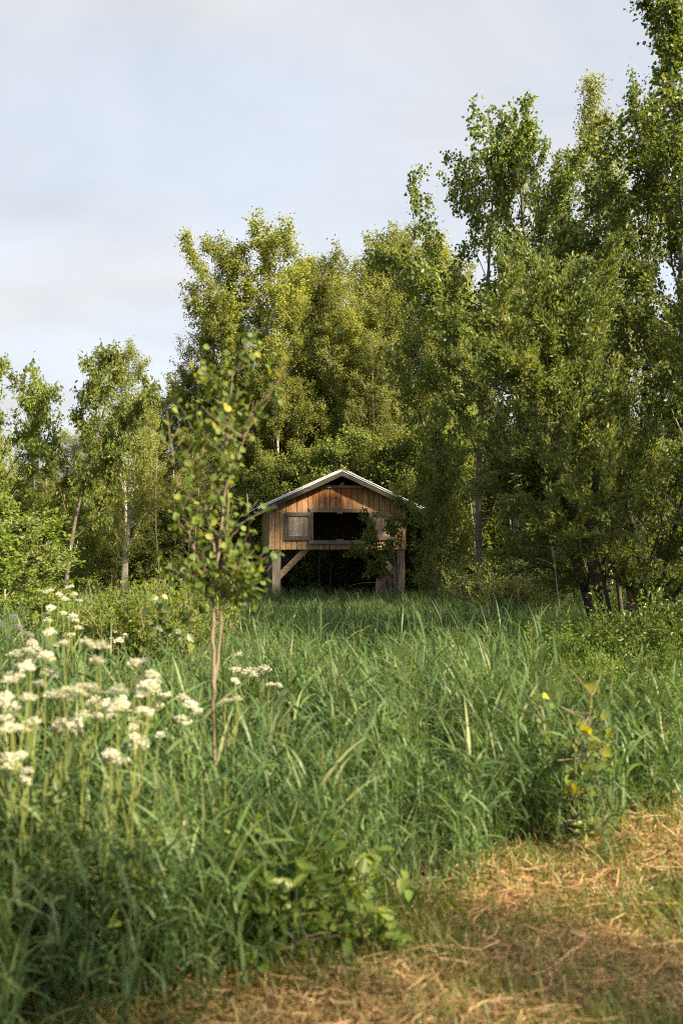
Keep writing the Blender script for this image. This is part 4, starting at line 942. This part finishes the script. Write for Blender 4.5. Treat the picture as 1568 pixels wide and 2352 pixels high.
def build_sapling():
    d = 5.0; x = PX(492, d); rng = np.random.default_rng(15)
    root = empty('aspen_sapling', (x, d, gh(x, d))); tag(root, 'slender twin stemmed aspen sapling rising from the grass in front of the wood', 'sapling')
    def L(px, py, dy=0.0): return np.array([PX(px, d) - x, dy, PZ(py, d)])
    def curve(ks, n=5):
        ks = np.array(ks); out = []
        for i in range(len(ks) - 1):
            for u in np.linspace(0, 1, n, endpoint=False): out.append(ks[i] * (1 - u) + ks[i + 1] * u)
        out.append(ks[-1]); out = np.array(out); out[1:-1] += rng.normal(0, .003, (len(out) - 2, 3)); return out
    stem = curve([np.array([0, 0, -.05]), L(494, 1700), L(492, 1560), L(489, 1450), L(490, 1370), L(500, 1290), L(512, 1150, .02), L(515, 1000, .03), L(530, 880, .0), L(545, 800, -.02)])
    a = Acc(); n = len(stem); tube(a, stem, np.linspace(.0125, .003, n), 8); link('stem', a.mesh('stem', M['bark_sap'], True), root)
    second = curve([L(493, 1570), L(505, 1480, .02), L(508, 1370, .03), L(515, 1270, .05), L(520, 1120, .08), L(500, 960, .1), L(480, 860, .1)])
    third = curve([L(490, 1385), L(470, 1330, -.03), L(440, 1230, -.06), L(415, 1130, -.08), L(400, 1020, -.1), L(390, 950, -.1)])
    fourth = curve([L(500, 1290), L(470, 1180, .05), L(455, 1050, .08), L(470, 930, .1)])
    fifth = curve([L(515, 1130), L(560, 1020, -.06), L(585, 930, -.1)])
    low1 = curve([L(490, 1380), L(455, 1350, -.05), L(425, 1310, -.1)], 4); low2 = curve([L(508, 1370), L(550, 1330, -.08), L(590, 1300, -.12)], 4); low3 = curve([L(508, 1390), L(530, 1370, .08), L(570, 1390, .12)], 4)
    tw = [];
    for k, c in enumerate((second, third, fourth, fifth, low1, low2, low3)):
        a = Acc(); tube(a, c, np.linspace(.0085 if k == 0 else .006, .002, len(c)), 6); link('branch', a.mesh('branch', M['bark_sap'], True), root); tw.append(c[len(c) // 4:])
    tw.append(stem[n // 2:])
    a = Acc(); tw2 = []
    for k in range(130):
        c = (stem[n // 2 - 2:], second[8:], third[2:], fourth[1:], fifth, low1, low2, low3, stem[n // 2 - 2:], second[8:])[k % 10]; p, dd = at(c, rng.uniform(.05, .98)); az = rng.uniform(0, 6.28); v = np.array([math.cos(az), math.sin(az), rng.uniform(.35, 1.2)]); v /= np.linalg.norm(v)
        b = polyline(rng, p, v, rng.uniform(.08, .32), 4, .1, .05); tube(a, b, .0025 * np.linspace(1, .5, 5), 4); tw2.append(b)
    link('twigs', a.mesh('twigs', M['bark_sap'], True), root)
    lp = leaf_protos(M['sapling'], ROUND, .038, .033, 6)
    hang_leaves(root, rng, tw2 * 2 + [t[len(t) // 3:] for t in tw], 298, lp, .65, 1.15, .55, .025)
    cr = Acc(); n2 = 760; tws = tw2; idx = rng.integers(0, len(tws), n2); P = np.array([at(tws[i], rng.uniform(.1, .99))[0] for i in idx]) + rng.normal(0, .03, (n2, 3))
    leaves(cr, P, unit(rng.normal(0, .7, (n2, 3)) + np.array([0, 0, -.5])), unit(rng.normal(0, .6, (n2, 3)) + np.array([0, -.3, .6])), .034 * rng.uniform(.7, 1.15, n2), .030, ROUND, np.clip(rng.normal(.5, .25, n2), 0, 1))
    o = link('foliage', cr.mesh('foliage', M['sapling'], True), root, kind='stuff')
build_sapling()

def leafy_sapling(px, d, py, label, mat, n, nst, seed, spread=.10, L=.055, W=.045, shape=OVATE, name='young_sapling', cat='sapling', droop=.4, low=.1, tones=5, bark='bark_sap', lean=.25):
    rng = np.random.default_rng(seed); x = PX(px, d); H = PZ(py, d)
    root = empty(name, (x, d, gh(x, d))); tag(root, label, cat); a = Acc(); tw = []
    for k in range(nst):
        az = rng.uniform(0, 6.28); b = polyline(rng, (rng.normal(0, spread * .4), rng.normal(0, spread * .4), -.03), (math.cos(az) * lean, math.sin(az) * lean, 1), H * rng.uniform(.75, 1.02), 8, .06, .03); tube(a, b, .006 * np.linspace(1, .3, 9), 5); tw.append(b[2:])
        for j in range(7):
            p, dd = at(b, rng.uniform(low + .1, .97)); v = rng.normal(0, 1, 3); v[2] = abs(v[2]) * .6; v /= np.linalg.norm(v); c = polyline(rng, p, v, spread * rng.uniform(.7, 1.6), 4, .1, .05); tube(a, c, .0025, 4); tw.append(c)
    link('stems', a.mesh('stems', M[bark], True), root); hang_leaves(root, rng, tw, n, leaf_protos(mat, shape, L, W, tones), .65, 1.2, droop, .02)
    return root
leafy_sapling(412, 8.2, 1322, 'narrow dark sapling standing in front of the bright yellow green bush', M['poplar'], 298, 6, 71, .15, .068, .055, ROUND, lean=.05)
leafy_sapling(1300, 5.6, 1525, 'small sapling with bright yellow leaves poking out of the grass', M['yellowleaf'], 8, 2, 72, .16, .062, .058, ROUND, low=.5, lean=.18)
leafy_sapling(1310, 5.7, 1590, 'small dull green sapling beside the one with yellow leaves', M['sapling'], 90, 4, 73, .16, .055, .05, ROUND, low=.3)
leafy_sapling(640, 4.15, 1905, 'bright green raspberry plant at the edge of the tall grass', M['raspberry'], 295, 14, 74, .20, .078, .046, OVATE, name='raspberry_plant', cat='plant', low=.05, lean=.28, bark='fstem')
leafy_sapling(745, 4.2, 1975, 'low green raspberry plant arching over the cut straw', M['raspberry'], 280, 13, 75, .20, .070, .042, OVATE, name='raspberry_plant', cat='plant', low=.05, lean=.4, bark='fstem')
leafy_sapling(640, 4.0, 2110, 'shaded low plant with small leaves under the bright raspberry', M['raspberry'], 90, 6, 76, .12, .05, .032, OVATE, name='low_plant', cat='plant', low=0, lean=.4)
leafy_sapling(835, 9.0, 1585, 'small dark weed standing in the middle of the meadow', M['bush'], 70, 3, 77, .08, .06, .03, OVATE, name='meadow_weed', cat='weed', lean=.08)
leafy_sapling(1330, 5.6, 1850, 'broad leaved weed at the corner of the tall grass', M['raspberry'], 60, 5, 78, .12, .07, .03, LANCE, name='leafy_weed', cat='weed', lean=.4)

for i, (px, d, py, n_, lb) in enumerate(((520, 4.3, 1770, 90, 'upright leafy weed in the tall grass below the twin stemmed sapling'), (120, 3.9, 1790, 120, 'upright leafy weed in the grass under the big flower heads'), (35, 3.75, 1860, 140, 'bushy dark leaved weed at the shaded foot of the grass'), (300, 3.85, 1890, 90, 'narrow leaved weed in the dense grass below the small flower head'), (1470, 6.9, 1640, 110, 'leafy goldenrod like weed beside the buttercups'), (1540, 7.0, 1600, 120, 'tall bright leafy weed at the corner by the mown strip'))):
    leafy_sapling(px, d, py, lb, M['raspberry'] if i < 4 else M['spirea'], n_, 5, 120 + i, .07, .085, .022, LANCE, name='leafy_weed', cat='weed', lean=.12, droop=.05, bark='fstem')
# ------------------------------------------------------------------ bushes in the meadow
for px, d, py, wd in ((245, 10.2, 1362, .9), (325, 9.6, 1338, 1.0), (300, 10.3, 1345, .9), (375, 9.8, 1328, .9), (405, 10.4, 1322, .8), (265, 9.5, 1378, .8), (345, 9.2, 1358, .8)):
    plant('spirea_bush', 'spirea%d' % (int(px) % 2), px, d, py, 'bright yellow green bush growing in the meadow beside the narrow dark sapling', 'bush', 'yellow green bushes in the meadow', wd, parts=('stems', 'foliage'))
for px, d, py, wd in ((1290, 10.2, 1420, 1.0), (1350, 10.8, 1400, 1.0), (1235, 11, 1425, .9), (1400, 10.2, 1425, 1.0), (1450, 9.6, 1425, 1.0), (1500, 10.2, 1385, 1.1), (1555, 9.8, 1350, 1.1), (1540, 8.6, 1450, 1.0), (1470, 8.6, 1480, 1.0), (1400, 8.4, 1480, .9), (1560, 7.6, 1530, 1.0), (1330, 8.0, 1500, .9), (1500, 7.9, 1520, .9)):
    plant('leafy_bush', 'leafy%d' % (int(px) % 2), px, d, py, 'leafy green bush around the foot of the big willow', 'bush', 'leafy bushes at the foot of the willow', wd, parts=('stems', 'foliage'))
plant('low_bush', 'bush0', 1560, 10.2, 1400, 'dark thick bush in the shade beside the willow trunks', 'bush', width=1.0, parts=('stems', 'foliage'))
plant('young_tree', 'young0', 60, 14.5, 1180, 'leafy young tree with pale stem at the meadow edge below the elms', 'young tree', width=1.5)
plant('young_tree', 'young1', 100, 16.5, 1165, 'bright yellow green young tree below the forked elm', 'young tree', width=1.5)
plant('young_tree', 'young1', -20, 17.5, 1110, 'bright yellow green young tree below the elm at the meadow edge', 'young tree', width=1.6)
plant('young_tree', 'young1', 15, 13.5, 1200, 'yellowish leafy young tree beside the pale stemmed one', 'young tree', width=1.4)
plant('young_tree', 'young1', 95, 10.5, 1345, 'dark leafy young tree behind the cow parsley', 'young tree', width=1.3)
# --- shrub climbing over the hut's right corner
def hut_shrub():
    d = 26.1; rng = np.random.default_rng(19); x = PX(905, d)
    root = empty('hut_shrub', (x, d, 0)); tag(root, 'loose leafy shrub climbing over the corner and shutter of the hut', 'shrub'); a = Acc(); tw = []
    def L(px, py, dy=0): return np.array([PX(px, d) - x, dy, PZ(py, d)])
    for ks in ([L(906, 1420), L(895, 1340, -.1), L(872, 1290, -.15), L(855, 1230, -.2), L(845, 1190, -.2)], [L(908, 1420), L(890, 1330), L(868, 1275, -.1), L(850, 1240, -.2)], [L(910, 1420), L(915, 1330), L(922, 1230, -.1), L(925, 1170, -.1), L(935, 1150)],
               [L(908, 1410), L(905, 1300, -.1), L(895, 1230, -.15), L(905, 1185, -.1)], [L(905, 1420), L(880, 1330, .1), L(840, 1280), L(818, 1262, -.1)]):
        ks = np.array(ks); c = np.vstack([ks[i] * (1 - u) + ks[i + 1] * u for i in range(len(ks) - 1) for u in (0, .33, .66)] + [ks[-1]]); c[1:] += rng.normal(0, .02, c[1:].shape); tube(a, c, np.linspace(.022, .005, len(c)), 5)
        for j in range(13):
            p, dd = at(c, rng.uniform(.42, .99)); v = rng.normal(0, 1, 3); v[2] = v[2] * .6 + .3; v /= np.linalg.norm(v); e = polyline(rng, p, v, rng.uniform(.18, .48), 4, .12, 0.0); tube(a, e, .004, 3); tw.append(e)
    link('stems', a.mesh('stems', M['bark_sap'], True), root); cr = Acc(); n = 3400; t5 = np.array([np.array([at(t, s)[0] for s in (0, .25, .5, .75, .999)]) for t in tw]); ti = rng.integers(0, len(tw), n); s = rng.uniform(0, 3.999, n); i0 = s.astype(int); u = (s - i0)[:, None]
    P = t5[ti, i0] * (1 - u) + t5[ti, i0 + 1] * u + rng.normal(0, .05, (n, 3)); sz = .072 * rng.uniform(.6, 1.2, n)
    leaves(cr, P, unit(rng.normal(0, .7, (n, 3)) + np.array([0, 0, -.4])), unit(rng.normal(0, .6, (n, 3)) + np.array([0, 0, .5])), sz, sz * .8, OVATE, np.clip(rng.normal(.5, .2, n), 0, 1)); link('foliage', cr.mesh('foliage', M['elm']), root)
hut_shrub()
# --- broken stump, dead stalk
def stump():
    d = 26.6; x = PX(866, d); rng = np.random.default_rng(3); a = Acc(); H = PZ(1322, d); pts = polyline(rng, (0, 0, -.1), (-.02, 0, 1), H, 8, .02, .02); tube(a, pts, np.array([.075, .075, .07, .07, .068, .066, .066, .06, .03]), 9)
    for k in range(5): p = pts[-2]; az = rng.uniform(0, 6.28); q = p + np.array([math.cos(az) * .04, math.sin(az) * .04, 0]); tube(a, np.array([q, q + np.array([0, 0, rng.uniform(.08, .2)])]), [.02, .002], 4)
    b = polyline(rng, pts[-2], (-.7, -.1, .2), .8, 6, .08, -.12); tube(a, b, np.linspace(.008, .003, 7), 4)
    o = link('broken_stump', a.mesh('broken_stump', M['dead'], True)); o.location = (x, d, 0); tag(o, 'splintered broken trunk standing under the hut beside the shrub stems', 'stump')
stump()
def dead_stalk(px, d, py, seed, label, lean, name='dead_stalk', r=.009):
    rng = np.random.default_rng(seed); a = Acc(); H = PZ(py, d); pts = polyline(rng, (0, 0, -.05), (lean, 0, 1), H, 9, .035, .01); tube(a, pts, r * np.linspace(1, .4, 10), 5)
    for k in range(3): p, dd = at(pts, rng.uniform(.4, .95)); b = polyline(rng, p, (rng.normal(), rng.normal(), .6), rng.uniform(.1, .3), 3, .1, 0); tube(a, b, r * .4, 4)
    x = PX(px, d); o = link(name, a.mesh(name, M['dead'], True)); o.location = (x, d, gh(x, d)); tag(o, label, 'dead stalk')
dead_stalk(1290, 11.0, 1255, 5, 'thin bare reddish stalk standing in the grass before the willow', -.02)
dead_stalk(1355, 6.0, 1775, 6, 'short dry straw coloured stalk at the corner of the tall grass', .12, r=.004)
# --- buttercups
for i, (px, py, d) in enumerate(((2392 * .627, 1700, 6.6), (1505, 1770, 6.7), (1560, 1752, 6.7), (1440, 1665, 7.0))):
    rng = np.random.default_rng(900 + i); x = PX(px, d); H = PZ(py, d); root = empty('buttercup', (x, d, gh(x, d))); tag(root, 'tiny yellow buttercup in the grass near the mown strip', 'flower', 'buttercups in the grass')
    a = Acc(); tube(a, polyline(rng, (0, 0, 0), (0, 0, 1), H, 4, .03, .02), .0015, 4); link('stem', a.mesh('stem', M['fstem']), root)
    a = Acc(); aa = np.arange(5) * 1.2566; leaves(a, np.zeros((5, 3)) + np.array([0, 0, H]), np.stack([np.cos(aa), np.sin(aa), np.full(5, .5)], -1), np.tile([0, 0, 1.0], (5, 1)), .013, .012, ROUND, .5); link('petals', a.mesh('petals', M['buttercup']), root)
# --- unseen poplars added outside the view to shade willow, hut and grass
SH = 'unseen poplar added outside the view to shade the meadow, willow and hut'
for x, y, H, k in ((10.4, 8.6, 8.8, 0), (11.0, 12.8, 9.5, 1), (10.4, 20.2, 11.8, 1), (12.2, 17.5, 11.5, 0), (7.0, -1.2, 6.8, 0)):
    plant('poplar_tree', 'poplar%d' % k, 0, y, 0, SH, 'tree', 'unseen poplars added for their shade', 1.1, x=x, H=H)
